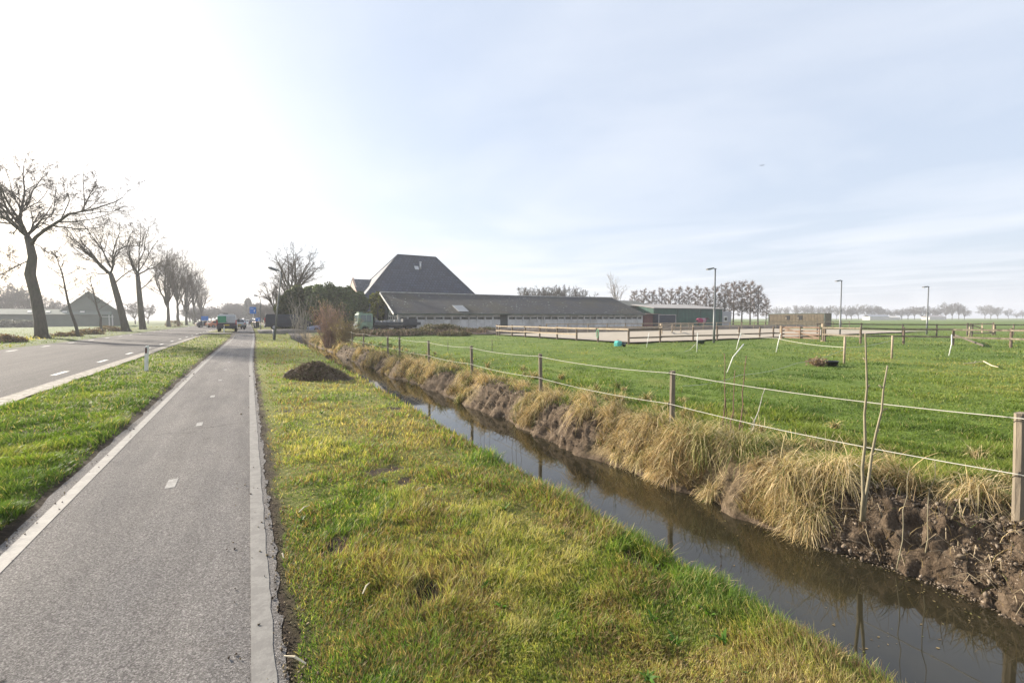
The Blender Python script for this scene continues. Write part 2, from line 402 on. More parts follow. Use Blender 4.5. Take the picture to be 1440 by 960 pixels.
# ------------------------------------------------------------------ road, path, markings
yy = np.array(axis([(-8, 20, .5), (20, 120, 2), (120, 260, 10)]))
def strip(name, x0f, x1f, z, mat, ysel=yy, n=3, label=None):
    V = []; q = []
    for y in ysel:
        for k in range(n + 1):
            x = x0f(y) + (x1f(y) - x0f(y)) * k / n; V.append((x, y, 0))
    V = np.array(V); V[:, 2] = np.where((V[:, 0] > -4.4), .3 * ss(46, 60, V[:, 1]) * (1 - ss(110, 160, V[:, 1])), 0) + z
    for j in range(len(ysel) - 1):
        for k in range(n): a = j * (n + 1) + k; q.append((a, a + 1, a + n + 2, a + n + 1))
    o = np_obj(name, V, np.array(q), np.zeros((0, 3), int), mat); tag(o, label, kind='structure'); return o
ragr = lambda y: .09 + .03 * float(vn(y * 5.1, 0, 71)) + .035 * float(vn(y * 13, 0, 72))
fy = np.array(axis([(-6, 12, .06), (12, 40, .3), (40, 260, 4)]))
strip('cycle_path', lambda y: -1.76 - .05 * float(vn(y * 2.7, 0, 73)) + pshift(y), lambda y: ragr(y) + pshift(y), .005, M_path, fy)
strip('road', lambda y: -12.85, lambda y: -4.93, .012, M_road, yy)
strip('path_edge_line', lambda y: -1.685 + pshift(y), lambda y: -1.575 + pshift(y), .009, M_line, fy, 1)
strip('path_edge_line', lambda y: -.038 + pshift(y), lambda y: .065 + pshift(y) + .012 * float(vn(y * 8, 0, 77)), .009, M_line, fy, 1)
def grasscrete():
    m, t, b, o = nt('grass_concrete'); v = coords(t)
    br = nd(t, 'ShaderNodeTexVoronoi'); br.inputs['Scale'].default_value = 9; t.links.new(v, br.inputs[0])
    f = noise(t, v, 25, 6, .7)
    c = ramp(t, f, [(.3, (.11, .09, .07)), (.6, (.26, .235, .20))])
    c = mixc(t, ramp(t, br.outputs['Distance'], [(.25, g3(1)), (.45, g3(0))]), (.09, .075, .05), c) if False else mixc(t, ramp(t, br.outputs['Distance'], [(.5, g3(0)), (.7, g3(1))]), c, (.09, .08, .05))
    t.links.new(c, b.inputs['Base Color']); b.inputs['Roughness'].default_value = .9; bump(t, b, br.outputs['Distance'], .8, .02); return m
M_gc = grasscrete()
strip('kerb_strip', lambda y: -4.93, lambda y: -4.46 + .03 * math.sin(y * 2), .03, M_gc, np.array(axis([(-6, 30, .25), (30, 58, 2)])))
def marks(name, xc, w, y0, step, L, n, mat, sh=False):
    V = []; q = []
    for k in range(n):
        y = y0 + step * k; s = pshift(y) if sh else 0; i = len(V)
        z = (.3 * float(ss(46, 60, y)) + .0 if sh else .008) + .0085
        V += [(xc - w / 2 + s, y, z), (xc + w / 2 + s, y, z), (xc + w / 2 + s, y + L, z), (xc - w / 2 + s, y + L, z)]; q.append((i, i+1, i+2, i+3))
    tag(np_obj(name, np.array(V), np.array(q), np.zeros((0, 3), int), mat), kind='structure')
marks('path_centre_dashes', -.78, .09, 5.95, 3.25, .32, 22, M_dash, True)
marks('road_dashes', -5.5, .15, 19.95 - 5.1 * 3, 5.1, 1.35, 34, M_rdash)
marks('road_dashes', -11.85, .15, 36.3 - 5.1 * 6, 5.1, 1.35, 32, M_rdash)
# paved apron by the parked van and the drive over the ditch
ap = MB(); ap.box((-3.0, 63, .316), (2.7, 16, .06)); tag(ap.build('parking_apron', M_gc), kind='structure')
dr = MB(); dr.box((5.7, 62.6, .30), (9.6, 12.4, .3)); dr.box((5.9, 56.35, .33), (9.4, .22, .42)); tag(dr.build('driveway', M('drive_paving', (.22, .2, .18), .9, .3, 2)), kind='structure')
# water
wv = []; wq = []; wy = axis([(-8, 55, 3)])
for y in wy: wv += [(2.9, y, WZ), (5.9, y, WZ)]
for j in range(len(wy) - 1): wq.append((2*j, 2*j+1, 2*j+3, 2*j+2))
tag(np_obj('ditch_water', np.array(wv), np.array(wq), np.zeros((0, 3), int), M_water), kind='structure')
# sand arena
ar = MB(); 
for i in range(26):
    for j in range(9):
        x0, x1 = 23.9 + i * 2.0, 23.9 + (i + 1) * 2.0; y0, y1 = 24.1 + j * 2.3, 24.1 + (j + 1) * 2.3
        if j == 0: y0 += .25 * math.sin(i * 1.7)
        ar.quad((x0, y0 + (0 if j else .25 * math.sin(i * 1.7) * 0), .075), (x1, y0, .075), (x1, y1, .075), (x0, y1, .075))
tag(ar.build('riding_arena', M_sand), kind='structure')
eb = MB(); rr = random.Random(3)
ex = np.linspace(22, 96, 150); ebv = []; ebq = []
for i, x in enumerate(ex):
    for j in range(9):
        u = j / 8; z = .06 + .5 * math.sin(math.pi * u) * (.6 + .8 * float(fbm(x * .4, j * .3, 81))) * (1 if 24 < x < 92 else .3)
        ebv.append((x, 46.2 + u * 4.5, z))
for i in range(149):
    for j in range(8): a = i * 9 + j; ebq.append((a, a + 9, a + 10, a + 1))
tag(np_obj('earth_bank', np.array(ebv), np.array(ebq), np.zeros((0, 3), int), M_soil, smooth=True), kind='structure')
yard = MB(); yard.quad((8, 50.5, .05), (100, 50.5, .05), (100, 62, .05), (8, 62, .05)); tag(yard.build('farm_yard', M('yard_dirt', (.15, .13, .10), .95, .3, .5)), kind='structure')

# ------------------------------------------------------------------ grass
rng = np.random.default_rng(11)
def sample_view(n, dmin, dmax, amin=-60, amax=62, power=1.0):
    u = rng.uniform((1 / dmax) ** power, (1 / dmin) ** power, n) ** (1 / power); d = 1 / u
    t = rng.uniform(math.tan(R(amin)), math.tan(R(amax)), n); l = t * d
    f = np.array([math.sin(R(YAW)), math.cos(R(YAW))]); r = np.array([math.cos(R(YAW)), -math.sin(R(YAW))])
    return d * f[0] + l * r[0], d * f[1] + l * r[1]
def blades(name, X, Y, Z, hgt, wid, lean, az, col, mat, label, cat, tipcol=None, seg=2, droop=1.0):
    n = len(X); d = np.hypot(X, Y)
    yawr = rng.uniform(0, 2 * np.pi, n); sx, sy = np.cos(yawr), np.sin(yawr)
    ts = np.linspace(0, 1, seg + 1); lx, ly = np.cos(az), np.sin(az)
    V = np.zeros((n, 2 * seg + 1, 3), np.float32); C = np.zeros((n, 2 * seg + 1, 3), np.float32)
    for k, t in enumerate(ts):
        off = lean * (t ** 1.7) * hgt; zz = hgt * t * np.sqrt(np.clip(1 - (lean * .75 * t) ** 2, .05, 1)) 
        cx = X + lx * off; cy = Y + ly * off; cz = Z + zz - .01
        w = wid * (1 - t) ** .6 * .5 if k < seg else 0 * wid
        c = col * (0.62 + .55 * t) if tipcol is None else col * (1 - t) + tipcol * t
        if k < seg:
            V[:, 2 * k, 0] = cx - sx * w; V[:, 2 * k, 1] = cy - sy * w; V[:, 2 * k, 2] = cz
            V[:, 2 * k + 1, 0] = cx + sx * w; V[:, 2 * k + 1, 1] = cy + sy * w; V[:, 2 * k + 1, 2] = cz
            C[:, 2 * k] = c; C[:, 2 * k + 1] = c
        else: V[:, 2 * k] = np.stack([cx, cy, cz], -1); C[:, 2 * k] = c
    m = 2 * seg + 1; base = np.arange(n)[:, None] * m; q = []
    for k in range(seg - 1): q.append(base + np.array([2*k, 2*k+1, 2*k+3, 2*k+2])[None])
    q = np.concatenate(q) if q else np.zeros((0, 4), int); tr = base + np.array([2*seg-2, 2*seg-1, 2*seg])[None]
    o = np_obj(name, V.reshape(-1, 3), q, tr, mat, C.reshape(-1, 3)); tag(o, label, cat, kind='stuff'); return o
def colmix(k, cols):
    k = np.clip(k, 0, .9999) * (len(cols) - 1); i = k.astype(int); f = (k - i)[:, None]; c = np.array(cols)
    return c[i] * (1 - f) + c[i + 1] * f
GREEN, LIME, OLIVE, STRAW, BROWN = (.10, .165, .032), (.185, .24, .05), (.285, .275, .09), (.52, .42, .21), (.26, .18, .10)

def near_grass():
    X, Y = sample_view(1500000, 1.0, 60)
    s = pshift(Y); lp = lipx(Y)
    edge = .09 + .16 * fbm(Y * 2.5, X * 0 + 1, 91) + .02
    ok = (X > edge + s) & (X < lp + .26) & (Y < 56) & (Y > -2)
    dirt = fbm(X * 1.9, Y * 1.9, 93, 5)
    bare = (dirt > .73) & (rng.random(len(X)) < .9)
    edgef = (X - s - edge) / .35
    ok &= ~bare & (rng.random(len(X)) < np.clip(.35 + edgef, 0, 1))
    X, Y = X[ok], Y[ok]; n = len(X); d = np.hypot(X, Y); Z = H(X, Y)
    lip = ss(lp[ok] - .55, lp[ok] - .1, X)
    dry = fbm(X * .55 + 3, Y * .45, 95, 5) * 1.0 + .32 * (fbm(X * 4, Y * 4, 96) - .5)
    far_ = ss(8, 22, d); k = (dry - .27) * 2.3 * (1 - .4 * far_) + rng.normal(0, .19, n) * (1 - .7 * far_) - .35 * lip - .15 * (1 - ss(.2, 1.0, X - pshift(Y)))
    col = colmix(k, [GREEN, LIME, OLIVE, OLIVE, STRAW]) * rng.uniform(.65, 1.35, n)[:, None] * (.68 + .95 * fbm(X * 7, Y * 7, 191, 3))[:, None]
    st = rng.random(n) < (.12 + .14 * (dry > .47)) * (1 - far_); col[st] = np.array(STRAW) * rng.uniform(.7, 1.25, st.sum())[:, None]
    bw = (rng.random(n) < .38) & (fbm(X * 1.1, Y * 1.1, 171, 4) > .47); col[bw] = np.array((.30, .20, .115)) * rng.uniform(.6, 1.2, bw.sum())[:, None]
    tall = fbm(X * 2.2, Y * 2.2, 97, 4)
    h = (.03 + .055 * np.clip((tall - .3) * 2.4, 0, 1.4)) * rng.uniform(.5, 1.5, n) * (1 + .5 * lip) * (1 + .25 * ss(6, 30, d))
    h *= .55 + .45 * ss(0, .5, X - pshift(Y) - .2)
    w = np.maximum(.0046 * rng.uniform(.7, 1.4, n), .0017 * d)
    az = rng.uniform(0, 2 * np.pi, n) * .0 + 2 * np.pi * fbm(X * 1.6, Y * 1.6, 98) * 2 + rng.normal(0, 1.3, n)
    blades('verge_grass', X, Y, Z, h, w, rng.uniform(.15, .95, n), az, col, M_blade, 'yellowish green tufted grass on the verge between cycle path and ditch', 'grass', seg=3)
    # broad leaved weeds: flat rosettes of dandelion and plantain
    g = np.random.default_rng(5); m_ = 70; yy_ = 1 / g.uniform(1 / 16, 1 / 1.3, m_); xx_ = g.uniform(.35, 2.8, m_); k_n = 9
    X = np.repeat(xx_, k_n); Y = np.repeat(yy_, k_n); az = np.tile(np.arange(k_n) * 6.283 / k_n, m_) + g.normal(0, .3, m_ * k_n); n = len(X); sz = np.repeat(g.uniform(.03, .075, m_), k_n) * g.uniform(.6, 1.3, n)
    blades('verge_weeds', X, Y, H(X, Y) + .012, sz, sz * .42, g.uniform(.8, 1.1, n), az, colmix(g.random(n), [(.05, .12, .02), (.12, .24, .035)]), M_blade, 'flat rosettes of broad leaved weeds scattered in the verge grass', 'weeds', seg=3)
near_grass()
def mid_grass():
    X, Y = sample_view(620000, 2.0, 70, -63, 10)
    s = pshift(Y)
    ok = (X > -4.47 + .1 * vn(Y * 3, Y * 0, 4)) & (X < -1.80 + s - .08 * vn(Y * 2.2, Y * 0, 5)) & (Y > 0) & (Y < 54.8)
    ok &= rng.random(len(X)) < np.clip(.2 + (-1.80 + s - X) / .22, 0, 1)
    X, Y = X[ok], Y[ok]; n = len(X); d = np.hypot(X, Y); Z = H(X, Y)
    k = (fbm(X * .7, Y * .6, 101, 5) - .36) * 2.2 + rng.normal(0, .15, n)
    col = colmix(k, [(.075, .13, .022), GREEN, LIME, OLIVE]) * rng.uniform(.7, 1.25, n)[:, None]
    st = rng.random(n) < .06; col[st] = np.array(STRAW) * .8
    tall = fbm(X * 2.6, Y * 2.6, 102, 4)
    h = (.04 + .09 * np.clip((tall - .3) * 2.2, 0, 1.3)) * rng.uniform(.6, 1.4, n)
    w = np.maximum(.004, .0013 * d)
    az = 4 * np.pi * fbm(X * 1.6, Y * 1.6, 103) + rng.normal(0, .9, n)
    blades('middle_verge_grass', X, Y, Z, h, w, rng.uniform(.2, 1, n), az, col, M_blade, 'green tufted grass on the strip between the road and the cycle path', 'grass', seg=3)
mid_grass()
def meadow_grass():
    X, Y = sample_view(330000, 5, 110, -35, 62)
    bx = farx(Y) + .5
    arena = (X > 23.7) & (Y > 24.2) & (Y < 51)
    ok = (X > bx) & ~arena & (Y > -3) & ~((Y > 44) & (X < 24)) & (X < 120)
    X, Y = X[ok], Y[ok]; n = len(X); d = np.hypot(X, Y); Z = H(X, Y)
    near = 1 - ss(7.0, 10.0, X + 2.2 * (vn(Y * .6, X * .6, 111) - .5))
    pat = fbm(X * .25, Y * .25, 112, 5)
    k = (pat - .35) * 2.3 + .8 * (fbm(X * 1.1, Y * 1.1, 119, 3) - .5) + rng.normal(0, .15, n) + near * .15
    col = colmix(k, [(.08, .135, .024), (.145, .205, .038), (.205, .25, .055), (.3, .28, .09)]) * rng.uniform(.7, 1.25, n)[:, None]
    st = rng.random(n) < .02 + .22 * near * (fbm(X * 1.3, Y * 1.3, 113) > .5); col[st] = np.array(STRAW) * rng.uniform(.6, 1.2, st.sum())[:, None]
    tus = fbm(X * 1.8, Y * 1.8, 114, 3)
    h = (.035 + .05 * np.clip((tus - .45) * 4, 0, 1) + near * .12 * np.clip((tus - .35) * 3, 0, 1.5)) * rng.uniform(.6, 1.4, n) * (1 + .5 * ss(15, 60, d))
    w = np.clip(.0014 * d, .005, .06)
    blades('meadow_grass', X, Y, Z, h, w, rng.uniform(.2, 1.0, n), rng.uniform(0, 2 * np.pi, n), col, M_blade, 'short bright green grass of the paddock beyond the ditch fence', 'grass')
meadow_grass()
def left_grass():
    X, Y = sample_view(60000, 12, 130, -64, 0)
    ok = (X < -12.85 - .15 * vn(Y, Y * 0, 6)) & (X > -40)
    X, Y = X[ok], Y[ok]; n = len(X); d = np.hypot(X, Y); Z = H(X, Y)
    rough = ss(-15.2, -16.2, X) * (1 - ss(-19.5, -22, X)) if False else (X < -15.3) * (X > -19)
    k = (fbm(X * .3, Y * .3, 121, 4) - .3) * 1.6 + rng.normal(0, .12, n) + rough * .55 * (fbm(X * .5, Y * .2, 122) > .5)
    col = colmix(k, [GREEN, LIME, OLIVE, STRAW]) * rng.uniform(.7, 1.2, n)[:, None]
    h = (.07 + .25 * rough * rng.random(n)) * rng.uniform(.6, 1.4, n); w = np.clip(.0016 * d, .01, .08)
    blades('roadside_grass', X, Y, Z, h, w, rng.uniform(.1, .8, n), rng.uniform(0, 6.28, n), col, M_blade, 'rough grass beneath the row of bare roadside trees', 'grass')
left_grass()

# drooping dry tussocks on the far bank
def tussocks():
    cs = []
    r = random.Random(5); y = -2.5
    while y < 50:
        m = float(mudm(y)); fx = float(farx(y)); step = .11 + .006 * max(y, 0)
        # rows up the bank
        for row, (off, size) in enumerate(((.12, .3), (.34, .4), (.6, .44), (.95, .38), (1.35, .3), (1.9, .26), (2.5, .26), (3.1, .22))):
            pr = (.75, .9, .95, .8, .5, .34, .26, .16)[row]
            if m > .5: pr *= (.02, .05, .12, .4, 1, 1, 1, 1)[row]
            if y < 2.6 and row < 3 : pr *= .35
            if r.random() < pr * .58 * (.55 + .9 * float(vn(y * 1.7, row * .8, 151))): cs.append((fx + off + r.uniform(-.12, .12), y + r.uniform(-.1, .1), size * r.uniform(.5, 1.2), row, r.random()))
        y += step
    Xs = []; 
    out = []; 
    for x, y, L, row, q in cs:
        d = math.hypot(x, y); n = int(np.clip(330 * (5.5 / max(d, 5.0)) ** 1.1, 34, 330) * (1 if row < 4 else .6))
        out.append((x, y, L, row, q, n, d))
    N = sum(o[5] for o in out); rep = lambda k: np.repeat([o[k] for o in out], [o[5] for o in out])
    cx, cy, L, row, q, d = rep(0), rep(1), rep(2), rep(3), rep(4), rep(6)
    a = rng.uniform(0, 2 * np.pi, N); rad = L * .28 * np.sqrt(rng.random(N))
    X0 = cx + np.cos(a) * rad; Y0 = cy + np.sin(a) * rad * 1.3; Z0 = H(X0, Y0) - .02
    # direction: mostly downslope (-X), fanned
    lodge = np.pi + (q - .5) * 3.4; az = lodge + rng.normal(0, .85, N); loose = rng.random(N) < .22; az = np.where(loose, rng.uniform(0, 6.28, N), az); az = np.where(row >= 4, rng.uniform(0, 6.28, N), az)
    hump = L * rng.uniform(.02, .5, N); up = rng.uniform(.25, 1.3, N) * np.where(row >= 4, 1.2, .9)
    Lb = L * rng.uniform(.7, 1.45, N); seg = 5
    w = np.maximum(.004 * rng.uniform(.6, 1.3, N) * np.where(rng.random(N) < .08, 2.4, 1), .0011 * d)
    k = np.clip(q * .8 + rng.normal(.25, .22, N), 0, 1)
    col = colmix(k, [(.24, .16, .08), (.52, .38, .18), (.70, .54, .28), (.62, .51, .33), (.48, .42, .19)]) * rng.uniform(.6, 1.2, N)[:, None] * (.95 + .5 * ((q * 7.3) % 1))[:, None]
    gr = rng.random(N) < .10 + .45 * (q > .8) + .3 * (row >= 4); col[gr] = np.array((.16, .2, .05)) * rng.uniform(.7, 1.2, gr.sum())[:, None]
    px, py, pz = X0.copy(), Y0.copy(), Z0.copy(); vx, vy, vz = np.cos(az) * .55, np.sin(az) * .55, up.copy()
    dr_ = rng.uniform(.15, .75, N) * np.where(row >= 3, .8, 1)
    yr = rng.uniform(0, 2 * np.pi, N); sx, sy = np.cos(yr), np.sin(yr)
    m = 2 * seg + 1; V = np.zeros((N, m, 3), np.float32); C = np.zeros((N, m, 3), np.float32)
    for s in range(seg + 1):
        t = s / seg
        if s < seg:
            ww = w * .5 * (1 - .8 * t); V[:, 2*s] = np.stack([px - sx * ww, py - sy * ww, pz], -1); V[:, 2*s+1] = np.stack([px + sx * ww, py + sy * ww, pz], -1)
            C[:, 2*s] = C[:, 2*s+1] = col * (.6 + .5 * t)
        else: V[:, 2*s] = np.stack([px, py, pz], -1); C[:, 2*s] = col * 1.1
        n_ = np.sqrt(vx**2 + vy**2 + vz**2); st = Lb / seg
        px = px + vx / n_ * st; py = py + vy / n_ * st; pz = pz + vz / n_ * st; vz = vz - dr_
        gz = H(px, py) + .015 + hump * (1 - ((s + 1) / seg) ** 2); pz = np.maximum(pz, np.maximum(gz, WZ + .005))
    base = np.arange(N)[:, None] * m
    qd = np.concatenate([base + np.array([2*k, 2*k+1, 2*k+3, 2*k+2])[None] for k in range(seg - 1)]); tr = base + np.array([2*seg-2, 2*seg-1, 2*seg])[None]
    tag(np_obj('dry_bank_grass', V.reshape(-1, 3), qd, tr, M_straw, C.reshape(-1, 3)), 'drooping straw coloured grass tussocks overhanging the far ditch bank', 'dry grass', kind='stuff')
tussocks()
def matted():
    n0 = 150000; Y = 1 / rng.uniform(1 / 50, 1 / 1.5, n0) - 2.2; X = farx(Y) + np.abs(rng.normal(.45, .5, n0)) ; m = mudm(Y); d = np.hypot(X, Y)
    pt = fbm(X * 1.4, Y * 1.4, 181, 4); ok = (X < 8.2) & (rng.random(n0) < np.where(m > .4, .015 + .9 * ss(.85, 1.25, X - farx(Y)), 1)) & (pt > .40) & (Y > -2.5)
    X, Y, d, pt = X[ok], Y[ok], d[ok], pt[ok]; n = len(X)
    k = (pt - .4) * 2.2 + rng.normal(0, .25, n); col = colmix(k, [(.2, .14, .075), (.44, .33, .17), (.66, .52, .28), (.5, .45, .2)]) * rng.uniform(.55, 1.2, n)[:, None]
    g = rng.random(n) < .12 + .25 * ss(.8, 1.6, X - farx(Y)); col[g] = np.array((.13, .19, .04)) * rng.uniform(.7, 1.2, g.sum())[:, None]
    L = rng.uniform(.06, .26, n) * (1 - .45 * ss(.9, 1.8, X - farx(Y))); w = np.maximum(.004 * rng.uniform(.6, 1.6, n), .0012 * d)
    blades('matted_straw', X, Y, np.maximum(H(X, Y), WZ), L, w, rng.uniform(.5, 1.15, n), np.where(rng.random(n) < .5, np.pi + rng.normal(0, .9, n), rng.uniform(0, 6.28, n)), col, M_straw, 'flattened broken straw and grass matted over the far ditch bank', 'matted straw', seg=3)
matted()
def bank_stalks():           # bare dead stalks and roots over the mud
    r = random.Random(8); b = MB()
    for i in range(520):
        y = r.choice([r.uniform(-.5, 2.7), r.uniform(3, 12), r.uniform(10, 34)]); x = float(farx(y)) + r.uniform(.0, .8)
        z = float(H(x, y)) + .01; a = math.pi + r.uniform(-1.2, 1.2); L = r.uniform(.08, .28); e = r.uniform(-.7, .2)
        p = Vector((x, y, z)); q = p + Vector((math.cos(a) * L * .6, math.sin(a) * L * .6, L * .5)); w = q + Vector((math.cos(a) * L * .5, math.sin(a) * L * .5, L * e))
        w.z = max(w.z, WZ + .01); wd = max(.0018, .0006 * math.hypot(x, y)); b.tube([p, q, w], [wd, wd * .8, wd * .4], 3, False)
    tag(b.build('dead_stalks', M('dead_stalk', (.34, .27, .17), .8, .35, 6)), 'pale dead stalks and roots sticking out of the muddy bank', 'stalks', kind='stuff')
bank_stalks()
def blobs(name, P_, S_, cols, label, cat, mat):
    ico = [(0, 0, 1), (.89, 0, .45), (.28, .85, .45), (-.72, .53, .45), (-.72, -.53, .45), (.28, -.85, .45), (.72, .53, -.45), (-.28, .85, -.45), (-.89, 0, -.45), (-.28, -.85, -.45), (.72, -.53, -.45), (0, 0, -1)]
    tri = [(0,1,2),(0,2,3),(0,3,4),(0,4,5),(0,5,1),(1,6,2),(2,7,3),(3,8,4),(4,9,5),(5,10,1),(6,7,2),(7,8,3),(8,9,4),(9,10,5),(10,6,1),(11,7,6),(11,8,7),(11,9,8),(11,10,9),(11,6,10)]
    n = len(P_); V = np.array(ico)[None] * rng.uniform(.35, 1.5, (n, 12, 1)) * S_[:, None, None] * rng.uniform(.6, 1.3, (n, 1, 3)); V = V + P_[:, None]
    F = np.array(tri)[None] + (np.arange(n) * 12)[:, None, None]; C = np.repeat(colmix(rng.random(n), cols) * rng.uniform(.7, 1.3, n)[:, None], 12, 0)
    tag(np_obj(name, V.reshape(-1, 3), np.zeros((0, 4), int), F.reshape(-1, 3), mat, C), label, cat, kind='stuff')
M_clod = Mveg('soil_crumbs', 0.0, .9)
Yc = np.concatenate([rng.uniform(-.5, 2.6, 9000), rng.uniform(6, 8.2, 700), rng.uniform(9.3, 11.4, 500), rng.uniform(13.4, 33, 900)]); Xc = farx(Yc) + rng.uniform(-.08, .95, len(Yc)); Sc = rng.uniform(.003, .010, len(Yc)) * (1 + 1.5 * (rng.random(len(Yc)) < .08)) * np.maximum(1, np.hypot(Xc, Yc) / 8)
kk = mudm(Yc) > .4; Xc, Yc, Sc = Xc[kk], Yc[kk], Sc[kk]
blobs('soil_clods', np.stack([Xc, Yc, np.maximum(H(Xc, Yc), WZ) + Sc * .2], -1), Sc, [(.07, .052, .037), (.15, .118, .088), (.26, .21, .16)], 'loose crumbs of wet soil on the slumped muddy bank', 'soil clods', M_clod)
Yc = 1 / rng.uniform(1 / 25, 1 / 1.2, 1500); Xc = pshift(Yc) + .10 + np.abs(rng.normal(0, .09, 1500)); Xc = np.where(rng.random(1500) < .12, Xc - rng.uniform(0, .3, 1500), Xc); Xc = np.where(rng.random(1500) < .25, -1.72 + pshift(Yc) + rng.normal(0, .06, 1500), Xc)
Sc = rng.uniform(.002, .009, 1500) * np.maximum(1, Yc / 6)
blobs('edge_litter', np.stack([Xc, Yc, .012 + Sc * .2], -1), Sc, [(.05, .036, .025), (.12, .09, .06), (.3, .24, .14)], 'soil crumbs and dead leaf bits along the path edges', 'litter', M_clod)

# ------------------------------------------------------------------ trees
def wander(r, p, d, L, n, wig, trop):
    pts = [p.copy()]; d = d.normalized()
    for i in range(n):
        d = (d + Vector((r.gauss(0, wig), r.gauss(0, wig), r.gauss(0, wig) + trop))).normalized(); p = p + d * (L / n); pts.append(p.copy())
    return pts
def at_t(pts, rads, t):
    k = t * (len(pts) - 1); i = min(int(k), len(pts) - 2); f = k - i
    return pts[i].lerp(pts[i+1], f), (pts[i+1] - pts[i]).normalized(), rads[i] * (1 - f) + rads[i+1] * f
def plen(pts): return sum((pts[i+1] - pts[i]).length for i in range(len(pts) - 1))
def sprout(r, pts, rads, lvl, S, out):
    if lvl >= len(S['n']): return
    L = plen(pts); n = S['n'][lvl]
    for k in range(n):
        t = S['t0'] + (1 - S['t0']) * (k + r.random()) / n
        if lvl > 0: t = .2 + .8 * (k + r.random()) / n
        p, d, rad = at_t(pts, rads, min(t, .999))
        ax = d.orthogonal().normalized(); ax.rotate(Matrix.Rotation(r.uniform(0, 6.283), 3, d))
        nd_ = d.copy(); nd_.rotate(Matrix.Rotation(R(r.uniform(*S['ang'])), 3, ax))
        nl = L * S['ratio'][lvl] * r.uniform(.6, 1.25) * (1.15 - .55 * t)
        nr = max(S['rmin'], min(rad * .6, S['rad'][lvl] * r.uniform(.8, 1.2)))
        seg = 4 if lvl < 2 else (3 if lvl < 3 else 2)
        q = wander(r, p, nd_, nl, seg, S['wig'], S['trop']); rr_ = [max(S['rmin'] * .7, nr * (1 - .65 * i / seg)) for i in range(seg + 1)]
        out.append((q, rr_, lvl)); sprout(r, q, rr_, lvl + 1, S, out)
def build_tree(name, base, trunk, trad, limbs, S, seed, label, cat='tree', group=None, mt=None, mc=None, leaves=0, leafcol=None, leafsize=.12):
    r = random.Random(seed); e = empty(name, base, 0, label, cat, group)
    tb = MB(); cb = MB(); ends = []
    tp = [Vector(p) for p in trunk]; tb.tube(tp, trad, 10)
    # root flare
    for a in range(5):
        an = a * 1.26 + r.random(); tb.tube([Vector((0, 0, trad[0] * 1.4)) + tp[0], tp[0] + Vector((math.cos(an), math.sin(an), 0)) * trad[0] * 1.3 + Vector((0, 0, -.1))], [trad[0] * .6, trad[0] * .25], 5)
    for lp, lr in limbs:
        lp = [Vector(p) for p in lp]; n = len(lp)
        # refine polyline with wiggle
        q = [lp[0]]
        for i in range(n - 1):
            mid = lp[i].lerp(lp[i+1], .5) + Vector((r.gauss(0, 1), r.gauss(0, 1), r.gauss(0, 1))) * (lp[i+1] - lp[i]).length * .05; q += [mid, lp[i+1]]
        rads = [max(S['rmin'] * 1.5, lr * (1 - .8 * i / (len(q) - 1))) for i in range(len(q))]
        tb.tube(q, rads, 6); out = []; sprout(r, q, rads, 0, S, out)
        for pts, rd, lv in out:
            (tb if lv == 0 else cb).tube(pts, rd, 4 if lv < 2 else 3, False)
            if lv >= len(S['n']) - 2: ends.append(pts[-1])
    tb.build('trunk', mt or M_bark, e, True); cr = cb.build('crown', mc or M_twig, e)
    if leaves:
        n = leaves; c = np.array([ends[r.randrange(len(ends))] for _ in range(n)]) + np.random.default_rng(seed).normal(0, leafsize * 2.4, (n, 3))
        leafquads('leaves', c, leafsize, leafcol, e, seed)
    return e
def leafquads(name, c, size, cols, parent, seed=1, mat=None, flat=0):
    g = np.random.default_rng(seed); n = len(c)
    u = g.normal(size=(n, 3)); u /= np.linalg.norm(u, axis=1)[:, None]; v = g.normal(size=(n, 3)); v -= u * (u * v).sum(1)[:, None]; v /= np.linalg.norm(v, axis=1)[:, None]
    s = size * g.uniform(.5, 1.3, n)[:, None]; w = s * .5
    V = np.stack([c - u * s, c - v * w, c + u * s, c + v * w], 1).reshape(-1, 3)
    k = g.random(n); C = colmix(k, cols) * g.uniform(.7, 1.3, n)[:, None]; C = np.repeat(C, 4, 0)
    return np_obj(name, V, np.arange(4 * n).reshape(-1, 4), np.zeros((0, 3), int), mat or M_leaf, C, parent)

